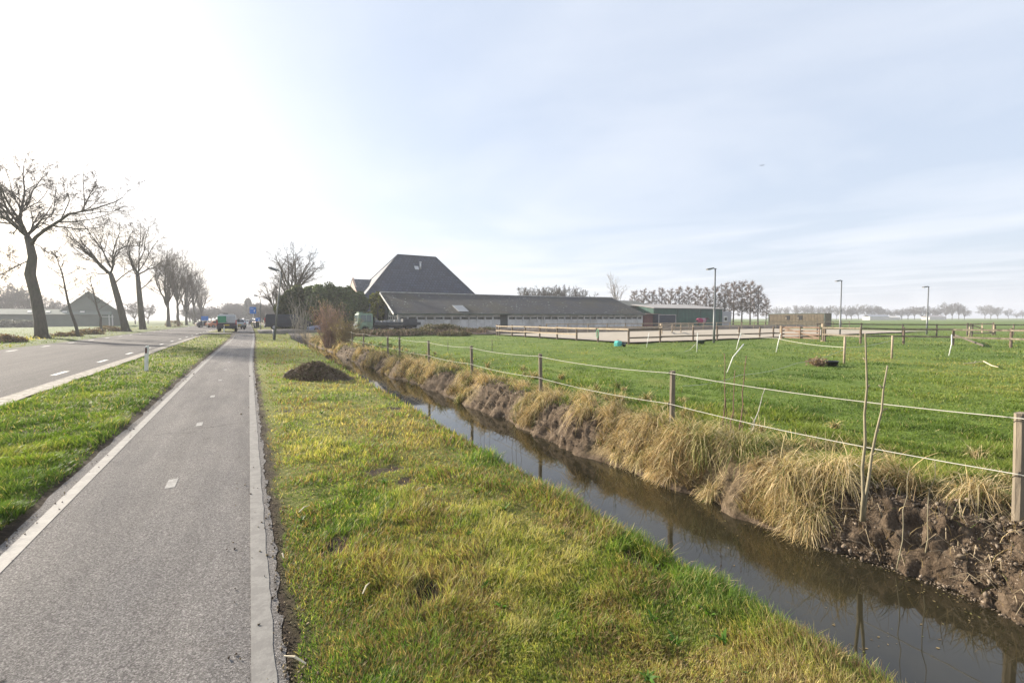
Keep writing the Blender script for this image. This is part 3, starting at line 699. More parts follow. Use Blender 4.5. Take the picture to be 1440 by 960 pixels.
# local frames for the roadside trees surveyed from the photo (u along the view's right, z up)
RV = ROT @ Vector((1, 0, 0)); FV = Vector((RV.y, -RV.x, 0)); FV = Vector((math.sin(R(YAW)), math.cos(R(YAW)), 0)); RV = Vector((math.cos(R(YAW)), -math.sin(R(YAW)), 0))
def zoomtree(base, bx, by, s, trunk, trad, limbs, seed):
    r = random.Random(seed); DV = Vector((base.x, base.y, 0)).normalized(); laid = []
    def cv(p, dep): return RV * ((p[0] - bx) * s) + Vector((0, 0, (by - p[1]) * s)) + DV * dep
    T = [cv(p, 0) for p in trunk]; L = []
    for p, q in zip(trunk, trunk[1:]): laid += [(p[0] + (q[0] - p[0]) * k / 8, p[1] + (q[1] - p[1]) * k / 8, 0) for k in range(9)]
    for pts, rad in limbs:
        slope = r.uniform(-.5, .5); near = min(laid, key=lambda q: (q[0] - pts[0][0]) ** 2 + (q[1] - pts[0][1]) ** 2); d0_ = near[2]; pts = [(near[0], near[1])] + pts[1:]; tot = 0; o = []
        for i, p in enumerate(pts):
            if i: tot += math.hypot(p[0] - pts[i-1][0], p[1] - pts[i-1][1]) * s
            o.append(cv(p, d0_ + slope * tot))
            if i:
                for k in range(1, 7): laid.append((pts[i-1][0] + (p[0] - pts[i-1][0]) * k / 6, pts[i-1][1] + (p[1] - pts[i-1][1]) * k / 6, d0_ + slope * (tot - (1 - k / 6) * math.hypot(p[0] - pts[i-1][0], p[1] - pts[i-1][1]) * s)))
        L.append((o, rad * .8))
    # extra limbs going towards and away from the viewer so that the crown is round
    top = T[-1]
    for i in range(5):
        sg = 1 if i % 2 else -1; h = r.uniform(3, 7) * (s / .0209) ** .5; d0 = FV * sg * r.uniform(.7, 1.1) + RV * r.uniform(-.6, .6) + Vector((0, 0, r.uniform(.5, 1)))
        L.append((wander(r, top.copy(), d0, h, 4, .12, .08), .12))
    return T, trad, L
S_big = dict(n=[8, 6, 5, 5], ratio=[.42, .5, .55, .6], rad=[.06, .028, .014, .009], rmin=.009, ang=(28, 62), wig=.17, trop=.035, t0=.22)
S_mid = dict(n=[8, 6, 5, 3], ratio=[.42, .5, .55, .6], rad=[.06, .03, .016, .011], rmin=.009, ang=(25, 55), wig=.14, trop=.05, t0=.2)
GRT = 'bare trees along the far side of the road'
b1 = G(59, 476.6); s1 = b1.dot(FV) / FPX / 3.2
T, tr_, L_ = zoomtree(b1, 190, 885, s1, [(190, 888), (186, 800), (172, 690), (152, 595), (168, 520), (160, 470), (150, 430)], [.52, .43, .40, .40, .33, .29, .25], [
    ([(172, 465), (235, 400), (300, 366), (390, 335), (470, 320), (560, 288)], .2), ([(150, 430), (120, 372), (98, 345), (60, 290), (0, 235), (-70, 190)], .2),
    ([(138, 400), (130, 300), (148, 220), (150, 95)], .17), ([(140, 430), (90, 375), (20, 370), (-60, 350)], .13), ([(155, 420), (190, 380), (260, 340), (278, 285), (290, 200)], .11),
    ([(132, 300), (180, 225), (225, 170), (270, 130)], .09), ([(185, 465), (230, 495), (290, 520)], .06), ([(148, 520), (110, 550), (60, 530), (0, 522)], .09),
    ([(110, 550), (40, 590), (-20, 612)], .07), ([(60, 290), (38, 200), (0, 90), (-10, 30)], .1), ([(98, 345), (40, 330), (-30, 320)], .07), ([(130, 330), (90, 230), (70, 130)], .08),
    ([(390, 335), (430, 260), (465, 190)], .07), ([(300, 366), (340, 290), (335, 220)], .06)], 1)
build_tree('roadside_tree', b1, T, tr_, L_, S_big, 1, 'largest bare roadside tree with a thick kinked trunk, nearest in the row', group=GRT)
b4 = G(178, 467); s4 = b4.dot(FV) / FPX / 3.2
T, tr_, L_ = zoomtree(b4, 570, 853, s4, [(570, 856), (555, 780), (535, 690), (518, 620), (510, 590)], [.52, .42, .38, .33, .27], [
    ([(512, 600), (440, 530), (380, 475), (325, 430)], .16), ([(510, 590), (522, 520), (545, 450), (560, 380)], .16), ([(530, 640), (600, 578), (690, 540)], .13),
    ([(500, 580), (430, 590), (350, 625)], .1), ([(508, 570), (450, 450), (385, 365)], .13), ([(520, 540), (590, 470), (620, 400)], .12), ([(500, 560), (470, 460), (480, 370)], .11)], 4)
build_tree('roadside_tree', b4, T, tr_, L_, S_mid, 4, 'bare tree leaning left over its forked trunk beside the road, nearer of two thick trunks', group=GRT)
b5 = G(200.5, 463.8); s5 = b5.dot(FV) / FPX / 3.2
T, tr_, L_ = zoomtree(b5, 640, 845, s5, [(642, 848), (636, 760), (632, 680), (628, 600)], [.52, .42, .38, .3], [
    ([(628, 610), (640, 480), (652, 365)], .17), ([(630, 610), (600, 545), (582, 400)], .14), ([(636, 665), (700, 605), (760, 560)], .12), ([(632, 580), (695, 480), (740, 410)], .13), ([(630, 600), (560, 560), (530, 520)], .09), ([(634, 540), (670, 430), (690, 370)], .12)], 5)
build_tree('roadside_tree', b5, T, tr_, L_, S_mid, 5, 'upright bare tree with a straight thick trunk just past the leaning one', group=GRT)
def gen_tree(name, base, height, spread, fork, seed, label, S, nl=7, lean=(0, 0), trunk_r=.35, **kw):
    r = random.Random(seed); T = []
    for i in range(6):
        t = i / 5; T.append(Vector((lean[0] * t * fork + r.gauss(0, .06), lean[1] * t * fork + r.gauss(0, .06), fork * t)))
    T[0] = Vector((0, 0, -.1)); tr = [trunk_r * (1 - .45 * i / 5) for i in range(6)]; L = []
    for i in range(nl):
        a = i * 2.4 + r.random(); v = r.uniform(.35, 1.0); top = (height - fork) * (1 - .25 * (1 - v))
        d = Vector((math.cos(a) * spread * (1.1 - v * .75), math.sin(a) * spread * (1.1 - v * .75), top * (.55 + .45 * v)))
        st = T[-1] if i % 3 else T[-2]
        L.append((wander(r, st.copy(), d, d.length, 4, .1, .06), trunk_r * .45))
    return build_tree(name, base, T, tr, L, S, seed, label, **kw)
S_thin = dict(n=[6, 4], ratio=[.45, .5], rad=[.02, .014], rmin=.012, ang=(25, 50), wig=.12, trop=.05, t0=.2)
def slim_tree(base, height, lean, seed, label):
    r = random.Random(seed); T = [Vector((lean[0] * height * t + r.gauss(0, .05), lean[1] * height * t, height * t)) for t in [k / 7 for k in range(8)]]; T[0].z = -.1; tr = [.15 * (1 - .85 * k / 7) for k in range(8)]; L = []
    for k in range(17):
        t = .42 + .55 * k / 16; p, d, rr_ = at_t(T, tr, t); a = k * 2.4; d2 = Vector((math.cos(a), math.sin(a), r.uniform(.5, 1.1))); L.append((wander(r, p, d2, 2.6 * (1.25 - t) * r.uniform(.7, 1.3), 4, .1, .06), .03))
    return build_tree('roadside_tree', base, T, tr, L, S_thin, seed, label, group=GRT)
p = G(110, 474.3); slim_tree(p, TZ(p, 352), (-.19, .11), 21, 'thin leaning young tree just right of the largest bare tree')
p = G(144, 468.5); slim_tree(p, TZ(p, 390), (-.15, .09), 22, 'thin young tree in front of the grey gabled barn')
upr = dict(n=[8, 6, 4, 2], ratio=[.45, .5, .55, .6], rad=[.07, .035, .02, .015], rmin=.013, ang=(18, 45), wig=.1, trop=.08, t0=.15)
for px, top, fk, sp, sd, lb in ((237, 342, 4.5, 5, 31, 'bare upright tree right of the straight thick trunk, by a rusty bush'), (251, 350, 5, 4.5, 32, 'bare upright tree second after the straight thick trunk'),
                              (262, 372, 4, 3.5, 33, 'slim bare tree before the last tall one of the row'), (274, 373, 5, 4, 34, 'last tall bare tree of the roadside row'), (283, 395, 4, 4, 35, 'small bare tree ending the roadside row')):
    Yp = YX(px, -15.6); p = Vector((-15.6, Yp, 0)); hh = TZ(p, top)
    gen_tree('roadside_tree', p, hh, sp, fk * hh / 16, sd, lb, upr, 9, (random.uniform(-.05, .05), 0), .4, group=GRT)
# tree behind the evergreens
p = Vector((XY(412, 84), 84, 0)); gen_tree('bare_tree', p, TZ(p, 352), 5.2, 5.5, 41, 'large round bare tree rising behind the dark evergreens', S_mid, 11, (0, 0), .45)
p = Vector((XY(388, 92), 92, 0)); gen_tree('bare_tree', p, TZ(p, 390), 3.2, 3.0, 42, 'lower spreading bare tree behind the leaning lamp post', S_mid, 9, (0, 0), .35)

# distant trees: a few prototypes copied
far_S = dict(n=[7, 6, 5], ratio=[.45, .55, .6], rad=[.12, .07, .05], rmin=.042, ang=(25, 60), wig=.13, trop=.04, t0=.15)
protos = []
for i in range(4):
    protos.append(gen_tree('bare_tree', (0, 0, 0), 12, 5.5, 3.2, 50 + i, 'x', far_S, 9, (0, 0), .3, mt=M_bark_far, mc=M_bark_far))
protoK = [kids(o) for o in protos]
first = [True] * 4
def place(i, loc, h, label, group, rz=None, wide=1.0):
    s = h / 12.0; rz = random.uniform(0, 6.28) if rz is None else rz; sc = (s * wide, s * wide, s)
    if first[i]:
        first[i] = False; o = protos[i]; o.location = loc; o.rotation_euler = (0, 0, rz); o.scale = sc; o['label'] = label; o['group'] = group; return o
    return copy_tree(protos[i], loc, rz, sc, label, group, protoK[i])
rt = random.Random(77)
# the far line on the right: each with its place in the row
line = [(1094, 431), (1106, 431), (1119, 430), (1133, 427.5), (1142, 429), (1153, 430), (1165, 428), (1176, 431), (1190, 432), (1197, 431.5), (1207, 430.5), (1217, 431.5), (1228, 432), (1236, 432), (1246, 432.5), (1257, 433), (1268, 435), (1277, 433), (1286, 432.5), (1297, 433.5), (1309, 434), (1317, 434.5), (1330, 427), (1339, 428), (1348, 429), (1356, 437), (1385, 432), (1393, 432), (1403, 433), (1418, 435), (1430, 438), (1438, 438), (1450, 437), (1470, 435), (1490, 436)]
far_lab = 'faint bare tree in the hazy line along the right horizon'
for k, (px, top) in enumerate(line):
    d = 430 + rt.uniform(-20, 30) + (80 if px > 1370 else 0); r_ = ray(px, 448); q = Vector((r_.x, r_.y, 0)); q = q * (d / q.dot(FV)); hh = TZ(q, top - 1) * rt.uniform(.82, 1.12)
    place(rt.randrange(4), q, hh, far_lab, 'trees in the far line on the right horizon', wide=rt.uniform(.8, 1.6))
# woods at the end of the road
wl = 'hazy bare tree in the woods at the far end of the road'
for k in range(74):
    px = rt.uniform(262, 408) if k % 3 else rt.uniform(310, 400); d = rt.uniform(170, 270); r_ = ray(px, 448); q0 = Vector((r_.x, r_.y, 0)); q = q0 * (d / q0.dot(FV))
    if -18 < q.x < 5: q = q0 * (rt.uniform(275, 330) / q0.dot(FV))
    place(k % 4, q, TZ(q, 429 + rt.uniform(-3, 11)) , wl, 'trees in the woods at the end of the road', wide=rt.uniform(1.2, 1.9))
r_ = ray(349.5, 448); q = Vector((r_.x, r_.y, 0)); q = q * (272 / q.dot(FV)); leafy_later = (q, TZ(q, 421))
for k in range(9):
    px = (-14, 6, 22, 36, 62, 78, 190, 208, 160)[k]; top = (396, 400, 403, 410, 418, 421, 425, 428, 432)[k]; r_ = ray(px, 448); q = Vector((r_.x, r_.y, 0)); q = q * ((165, 170, 175, 160, 190, 200, 170, 190, 210)[k] / q.dot(FV))
    place(k % 4, q, TZ(q, top), ('broad bare tree rising behind the grey barn at the left edge' if k < 6 else 'hazy bare tree across the left field behind the roadside row'), 'bare trees across the left field', wide=1.3)
# behind the long barn
for px, top, wd in ((738, 405, .9), (752, 406, 1), (766, 405, .9), (778, 404, 1), (790, 404, 1), (803, 405, 1), (815, 408, 1)):
    r_ = ray(px, 448); q = Vector((r_.x, r_.y, 0)); q = q * (150 / q.dot(FV)); place(rt.randrange(4), q, TZ(q, top), 'bare tree top showing above the long barn roof', 'bare trees behind the long barn', wide=wd)
r_ = ray(866, 448); q = Vector((r_.x, r_.y, 0)); q = q * (120 / q.dot(FV))
gen_tree('poplar_tree', q, TZ(q, 386), 1.3, 4, 61, 'slender pale poplar standing alone behind the right end of the barn roof', dict(upr, rmin=.018, n=[6, 4, 3]), 7, (0, 0), .2, mc=M('pale_twigs', (.3, .24, .2), .9, .2, 3), cat='tree')
# dark clustered alders
al_S = dict(n=[7, 5, 3], ratio=[.4, .5, .55], rad=[.06, .04, .03], rmin=.03, ang=(30, 70), wig=.16, trop=.02, t0=.1)
al = []
for i in range(3):
    r = random.Random(70 + i); L = []
    for k in range(24):
        h = 2.6 + k * .36; a = k * 2.4; ln = 3.3 * (1 - .028 * k); L.append((wander(r, Vector((0, 0, h)), Vector((math.cos(a), math.sin(a), .55)), ln, 4, .12, .05), .06))
    al.append(build_tree('alder_tree', (0, 0, 0), [(0, 0, -.1), (.1, 0, 4), (0, .1, 8), (.1, 0, 11.6)], [.2, .16, .1, .03], L, al_S, 70 + i, 'x', mt=M_bark_far, mc=M_bark_far, leaves=4200, leafcol=[(.13, .075, .055), (.22, .125, .09), (.17, .12, .09)], leafsize=.085))
alK = [kids(o) for o in al]; alf = [True] * 3
for k, (px, top) in enumerate(((892, 407), (905, 405), (917, 407), (930, 403), (943, 405), (955, 402), (968, 402), (981, 401), (993, 403), (1006, 400), (1019, 396), (1031, 395), (1043, 393), (1055, 394), (1066, 400), (1077, 418))):
    r_ = ray(px, 448); q = Vector((r_.x, r_.y, 0)); q = q * ((122 + rt.uniform(-4, 6)) / q.dot(FV)); h = TZ(q, top) / 12; i = k % 3
    lb = 'alder dotted with dark cones in the row behind the green hall'
    if k == 15: lb = 'lowest drooping alder at the right end of the row behind the green hall'
    if alf[i]: alf[i] = False; al[i].location = q; al[i].scale = (h, h, h); al[i]['label'] = lb; al[i]['group'] = 'alders behind the green hall'
    else: copy_tree(al[i], q, rt.uniform(0, 6), h, lb, 'alders behind the green hall', alK[i])

# evergreens and shrubs
def leafy(name, loc, rx, ry, h, n, size, cols, seed, label, cat, group=None, shape='cone', trunk=True, z0=.2, bl=1.0, nb=46):
    g = np.random.default_rng(seed); e = empty(name, loc, 0, label, cat, group)
    t = g.random(nb) ** .8; a = g.uniform(0, 6.283, nb)
    prof = (1 - t) ** .55 if shape == 'cone' else np.sqrt(np.clip(1 - (2 * t - .85) ** 2 / 1.35, .05, 1))
    rr2 = prof * g.uniform(.55, 1.0, nb)
    C = np.stack([np.cos(a) * rr2 * rx * .85, np.sin(a) * rr2 * ry * .85, z0 + t * (h - z0)], -1); br = (.16 + .16 * g.random(nb)) * (rx + ry) * .5 * bl
    k = g.integers(0, nb, n); u = g.normal(size=(n, 3)); u /= np.linalg.norm(u, axis=1)[:, None]
    pos = C[k] + u * (br[k] * g.uniform(.55, 1.05, n))[:, None] * np.array([1, 1, 1.15]); pos[:, 2] = np.where(pos[:, 2] < .05, .1 + .5 * np.abs(pos[:, 2]), pos[:, 2]); pos[:, 2] *= h / np.percentile(pos[:, 2], 99.5)
    # inner fill
    shade = g.uniform(.75, 1.25, nb)[k]
    o = leafquads('foliage', pos, size, cols, e, seed); me = o.data; ca = me.color_attributes['Col']; buf = np.zeros(len(me.vertices) * 4, np.float32); ca.data.foreach_get('color', buf); buf = buf.reshape(-1, 4); buf[:, :3] *= np.repeat(shade, 4)[:, None]; ca.data.foreach_set('color', buf.ravel())
    if trunk:
        b = MB(); b.tube([(0, 0, -.1), (.05, 0, h * .5), (0, 0, h * .9)], [.05 * rx + .05, .03 * rx + .03, .02], 6)
        for i in range(14): b.tube([(0, 0, h * (.1 + .05 * i)), tuple(C[i])], [.03, .01], 4)
        b.build('stem', M_bark_far, e)
    return e
EV = [(.075, .105, .045), (.11, .145, .06), (.15, .18, .07)]
for k, (px, top, w, sd) in enumerate(((405, 410, 2.6, 1), (421, 403.5, 3.0, 2), (436, 404, 2.8, 3), (450, 402, 3.0, 4), (464, 401, 3.0, 5), (478, 405, 2.8, 6), (491, 406, 2.8, 7), (505, 412, 2.6, 8))):
    Y = 71 + (k % 3) * 1.5; p = Vector((XY(px, Y), Y, 0)); cols = EV if k > 1 else [(.035, .05, .02), (.06, .075, .025), (.10, .10, .03)]
    lb = ('olive tinged evergreen at the left end of the dark hedge row', 'second evergreen from the left in the dark hedge row', 'third evergreen from the left in the dark hedge row', 'fourth evergreen from the left, mid row', 'tall dark evergreen in the middle of the hedge row', 'third evergreen from the right in the hedge row', 'second evergreen from the right in the hedge row', 'rightmost dark evergreen next to the yellow green bush')[k]
    leafy('evergreen_tree', p, w, w, TZ(p, top), 15000, .2, cols, 200 + sd, lb, 'evergreen', 'evergreens beside the drive')
p = Vector((XY(531, 69), 69, 0)); leafy('bush', p, 2.0, 1.8, TZ(p, 412), 9000, .16, [(.10, .12, .025), (.2, .2, .03), (.28, .25, .04)], 301, 'tall yellow green bush behind the gable of the long barn', 'bush', shape='round')

q, h_ = leafy_later; leafy('columnar_tree', q, 2.1, 2.1, h_, 16000, .6, [(.05, .06, .05), (.09, .10, .08)], 310, 'tall rounded column of a tree closing the view at the far end of the path', 'tree', shape='round', bl=1.8, nb=110)

def twiggy(name, loc, h, spread, n, seed, label, mat, cat='shrub', rad=.012, group=None, leaves=0, lc=None, lean=(0, 0)):
    r = random.Random(seed); e = empty(name, loc, 0, label, cat, group); b = MB(); ends = []
    for i in range(n):
        a = r.uniform(0, 6.283); s = r.uniform(.15, 1) ; d = Vector((math.cos(a) * s * spread / h + lean[0], math.sin(a) * s * spread / h + lean[1], 1))
        L = h * r.uniform(.6, 1.05); p0 = Vector((math.cos(a) * spread * .35 * r.random(), math.sin(a) * spread * .35 * r.random(), -.03)); q = wander(r, p0, d, L, 5, .09, .03)
        b.tube(q, [rad * 1.5, rad * 1.3, rad * 1.1, rad, rad * .8, rad * .5], 3, False)
        for k in range(7):
            pp, dd, _ = at_t(q, [rad] * 6, r.uniform(.25, .98)); d2 = dd + Vector((r.gauss(0, .5), r.gauss(0, .5), r.gauss(.1, .4))); q2 = wander(r, pp, d2, L * r.uniform(.12, .32), 2, .12, .05); b.tube(q2, [rad * .8, rad * .6, rad * .4], 3, False); ends.append(q2[-1])
    b.build('branches', mat, e)
    if leaves: 
        c = np.array([ends[r.randrange(len(ends))] for _ in range(leaves)]) + np.random.default_rng(seed).normal(0, .06, (leaves, 3)); leafquads('leaves', c, .05, lc, e, seed)
    return e
p = Vector((5.15, 36.0, -.3)); twiggy('willow_shrub', p, 3.1, 1.1, 120, 401, 'dense reddish bare shrub at the water edge where the fence ends', M_twig_red, rad=.011, leaves=900, lc=[(.3, .2, .12), (.4, .3, .15), (.35, .2, .16)])
p = Vector((5.9, 34.0, -.1)); twiggy('willow_shrub', p, 1.9, 1.2, 90, 402, 'smaller straw tinted shrub in front of the reddish one', M('straw_twigs', (.3, .22, .13), .9, .3, 3), rad=.01, leaves=1500, lc=[(.3, .24, .1), (.35, .26, .15)])
for k, (px, Y, top, lb) in enumerate(((415, 50.5, 425, 'thin bare pale sapling in front of the dark van bonnet'), (430, 51, 430, 'thin bare sapling between the van and the reddish shrub'), (423, 54, 415, 'taller thin bare sapling against the evergreens'))):
    p = Vector((XY(px, Y), Y, -.2)); twiggy('sapling', p, TZ(p, top) + .2, 1.0, 7, 410 + k, lb, M('pale_bark', (.28, .25, .2), .9, .3, 3), 'sapling', rad=.02)
# brambles & weeds in front of the long barn
BR = [(.07, .06, .03), (.12, .09, .05), (.08, .10, .035), (.2, .13, .09)]
for k, (px, Y, h, w, lb) in enumerate(((505, 50, 1.1, 1.8, 'greenish bramble heap in front of the green truck cab'), (530, 49.5, 1.0, 2.2, 'low bramble in front of the flatbed'), (556, 49, 1.1, 2.2, 'brown bramble in front of the end of the flatbed'), (588, 48.5, 1.2, 2.2, 'brown bramble right of the flatbed end'),
                                    (612, 51, 1.9, 2.2, 'dark green bramble mound against the barn wall'), (628, 51, 1.9, 2.0, 'darkest mound of bramble beneath the roof skylight'), (652, 49.5, 1.3, 2.4, 'reddish bramble left of the wooden paddock fence'), (680, 49, 1.3, 2.2, 'bramble beside the first post of the paddock fence'), (640, 45, .8, 2.2, 'low green bramble at the far edge of the meadow'))):
    p = Vector((XY(px, Y), Y, 0)); leafy('bramble_bush', p, w, 1.6, h * .62, 3200, .09, BR, 500 + k, lb, 'bramble', 'brambles before the long barn', 'round', False, .05)
rw = random.Random(91); wb = MB()
for i in range(2600):
    px = rw.uniform(500, 925); Y = rw.uniform(46.5, 54) ; x = XY(px, Y); h = rw.uniform(.15, .75) * (1 if px < 700 else .75); z = .05
    wb.tube([(x, Y, z), (x + rw.gauss(0, .1), Y + rw.gauss(0, .1), z + h * .6), (x + rw.gauss(0, .25), Y + rw.gauss(0, .2), z + h)], [.03, .022, .012], 3, False)
tag(wb.build('dead_weeds', M('dead_weeds', (.24, .16, .105), .9, .4, 1.5)), 'belt of tall brown dead weeds below the barn wall', 'weeds', kind='stuff')
# roadside low scrub on the left
for k, (px, py, h, lb) in enumerate(((5, 483, .7, 'dark heap of prunings at the left edge of the picture'), (92, 474, .5, 'low grey scrub right of the largest tree trunk'), (122, 471, .8, 'rusty scrub at the foot of the first thin tree'), (152, 467, .9, 'rusty scrub at the foot of the second thin tree'), (245, 460, 1.6, 'rusty brown bush beside the upright roadside trunk'))):
    p = G(px, py); leafy('scrub', p, 1.3 + .2 * k, 1.1, h, 1400, .1, [(.16, .10, .06), (.24, .15, .08), (.1, .08, .05)], 560 + k, lb, 'scrub', 'scrub under the roadside trees', 'round', False, .02)

# ------------------------------------------------------------------ buildings
def corr(name, col, scale, axis='X', var=.2, bs=.6, spots=None, rough=.85, moss=None):
    m, t, b, o = nt(name); v = coords(t)
    w = nd(t, 'ShaderNodeTexWave'); w.bands_direction = axis; w.inputs['Scale'].default_value = scale; t.links.new(v, w.inputs[0])
    f = noise(t, v, .8, 7, .65); c = ramp(t, f, [(.3, tuple(x * (1 - var) for x in col)), (.7, tuple(x * (1 + var) for x in col))])
    st = noise(t, coords(t, scale=(1.2, .3, .3)), 1.5, 5, .7); c = mixc(t, .6, c, ramp(t, st, [(.35, g3(.6)), (.65, g3(1.15))]), 'MULTIPLY')
    if moss: c = mixc(t, ramp(t, noise(t, v, .22, 5, .65), [(.45, g3(0)), (.6, g3(.8))]), c, moss)
    if spots:
        s = noise(t, v, 2.6, 3, .5); s2 = noise(t, v, .12, 2); k = nd(t, 'ShaderNodeMath', operation='MULTIPLY')
        t.links.new(ramp(t, s, [(.66, g3(0)), (.69, g3(1))]), k.inputs[0]); t.links.new(ramp(t, s2, [(.45, g3(0)), (.5, g3(1))]), k.inputs[1]); c = mixc(t, k.outputs[0], c, spots)
    t.links.new(c, b.inputs['Base Color']); b.inputs['Roughness'].default_value = rough; bump(t, b, w.outputs['Fac'], bs, .04); return m
M_glassd = M('dark_window', (.03, .035, .04), .12, .2, 1); M_white = M('white_paint', (.68, .66, .6), .6, .1, 3, stain=(.5, .48, .42)); M_gutter = M('dark_gutter', (.05, .06, .055), .6, .2, 3)
M_conc = M('concrete_panel', (.6, .59, .57), .9, .2, 1.2, bs=.3, stain=(.42, .40, .37)); M_barnroof = corr('corrugated_roof', (.038, .039, .042), 2.6, 'X', .3, .7, (.36, .36, .34), moss=(.055, .048, .028))
M_greenboard = corr('green_boards', (.045, .075, .06), 2.2, 'Y'); M_pink = M('plastered_base', (.5, .45, .42), .85, .1, 1)
A = Vector((17.0, 59.5, .05)); rzb = math.atan2(-2.3, 42.1)
barn = empty('long_barn', A, rzb, 'long low barn with mossy corrugated roof and a strip of small windows', 'barn')
LB, WB, EV_, RG = 42.3, 17.0, 2.5, 5.5
w = MB(); 
for i in range(34):
    x0 = .02 + i * LB / 34; wd = LB / 34
    if i == 12: continue
    w.box((x0 + wd / 2, .12, .8), (wd - .03, .2, 1.6)); w.box((x0 + .05, .08, 1.25), (.16, .24, 2.5)); w.box((x0 + wd / 2, .12, 2.25), (wd - .03, .2, .5))
    w.box((x0 + wd / 2, .10, 1.62), (wd - .2, .26, .06))
w.box((LB - .1, WB / 2, 1.25), (.2, WB, 2.5)); w.box((LB / 2, WB - .1, 1.25), (LB, .2, 2.5))
w.build('wall', M_conc, barn)
for i in range(34):
    if i == 12: continue
    x0 = i * LB / 34; wd = LB / 34; f = MB(); f.box((x0 + wd / 2 + .08, .17, 1.83), (wd - .3, .1, .36)); wo = f.build('window', M_glassd, barn)
    f = MB(); f.box((x0 + wd / 2 + .08, .10, 1.66), (wd - .26, .05, .05)); f.box((x0 + wd / 2 + .08, .10, 1.99), (wd - .26, .05, .04)); f.build('frame', M_wood if i % 4 else M_white, wo)
d_ = MB(); d_.box((12.5 * LB / 34, .2, 1.2), (1.2, .12, 2.4)); d_.build('door', M_gutter, barn)
gw = MB(); gw.slab([(.1, .1, 0), (.1, 6.2, 0), (.1, 6.2, 2.15), (.1, .1, 2.15)][::-1], .2); gw.build('gable_base', M_pink, barn)
gb = MB(); gb.slab([(.12, .1, 2.15), (.12, 6.2, 2.15), (.12, 6.2, .02), (.12, WB - .1, .02), (.12, WB - .1, EV_), (.12, WB / 2, RG - .1), (.12, .1, EV_)][::-1], .15); gb.build('gable_boards', M_greenboard, barn)
dd = MB(); dd.box((.02, 8.3, 1.9), (.1, 2.6, 3.8)); dd.build('barn_door', M('dark_barn_door', (.05, .06, .065), .8, .3, 2), barn)
gp = MB(); gp.slab([(.0, WB/2 - 1.3, RG - 1.0), (.0, WB / 2, RG - .25), (.0, WB/2 + 1.3, RG - 1.0)], .04); gp.build('gable_top', M_pink, barn)
for k in range(4):
    f = MB(); f.box((.0, .9 + k * 1.3, 1.85), (.06, .85, .42)); wn = f.build('window', M_glassd, barn)
    f = MB(); 
    for dy in (-.47, .47): f.box((-.02, .9 + k * 1.3 + dy, 1.85), (.08, .12, .6))
    for dz in (-.26, .26): f.box((-.02, .9 + k * 1.3, 1.85 + dz), (.085, .84, .1))
    f.build('frame', M_white, wn)
def slope(x0, x1, ya, za, yb, zb, t=.1): return [(x0, ya, za), (x1, ya, za), (x1, yb, zb), (x0, yb, zb)]
sl = (RG - EV_) / (WB / 2); rf = MB(); rf.slab(slope(-.6, LB + .3, -.45, EV_ - .45 * sl + .12, WB / 2, RG + .12), .1); rf.slab(slope(-.6, LB + .3, WB / 2, RG + .12, WB + .45, EV_ - .45 * sl + .12), .1)
ro = rf.build('roof', M_barnroof, barn)
rc = MB(); rc.tube([(-.6, WB / 2, RG + .16), (12, WB / 2, RG + .12), (26, WB / 2, RG + .05), (LB + .3, WB / 2, RG + .16)], .14, 6); rc.build('ridge_cap', M('ridge_cap', (.3, .29, .27), .9, .3, 2), ro)
xs_ = 8.6; yk = lambda y: EV_ + .12 + y * sl
sk = MB(); sk.slab([(xs_, .35, yk(.35) + .05), (xs_ + 1.6, .35, yk(.35) + .05), (xs_ + 1.6, 3.0, yk(3.0) + .05), (xs_, 3.0, yk(3.0) + .05)], .04); sk.build('skylight', M('translucent_sheet', (.3, .3, .29), .5, .15, 2), ro)
gt = MB(); gt.bar((-.55, -.52, EV_ - .12), (LB + .25, -.52, EV_ - .12), .13, .13); gt.build('gutter', M('green_gutter', (.06, .09, .07), .6, .4, 1.5), barn)
dp = MB(); dp.tube([(22.0, -.08, 0), (22.0, -.08, 2.2), (22.0, -.5, 2.4)], .06, 6); dp.build('drainpipe', M_white, barn)
for (ya, yb) in ((-.5, WB / 2), (WB + .5, WB / 2)):
    f = MB(); f.bar((-.66, ya, EV_ - .5 * sl + .04), (-.66, yb, RG + .04), .07, .26); f.build('barge_board', M_white, barn)
ld = MB()
for k in (0, 1.1): ld.bar((-.3, 3.2 + k, 2.15), (-.15, 1.9 + k * .8 + .7, 3.6), .06, .06)
for k in range(4): u = k / 3; ld.bar((-.3 + .15 * u, 3.2 - .6 * u, 2.2 + 1.4 * u), (-.3 + .15 * u, 4.3 - .85 * u, 2.2 + 1.4 * u), .05, .05)
tag(ld.build('ladder', M_white), 'white wooden ladder leaning on the gable of the long barn', 'ladder').matrix_world = barn.matrix_world if False else Matrix.Translation(A) @ Matrix.Rotation(rzb, 4, 'Z')

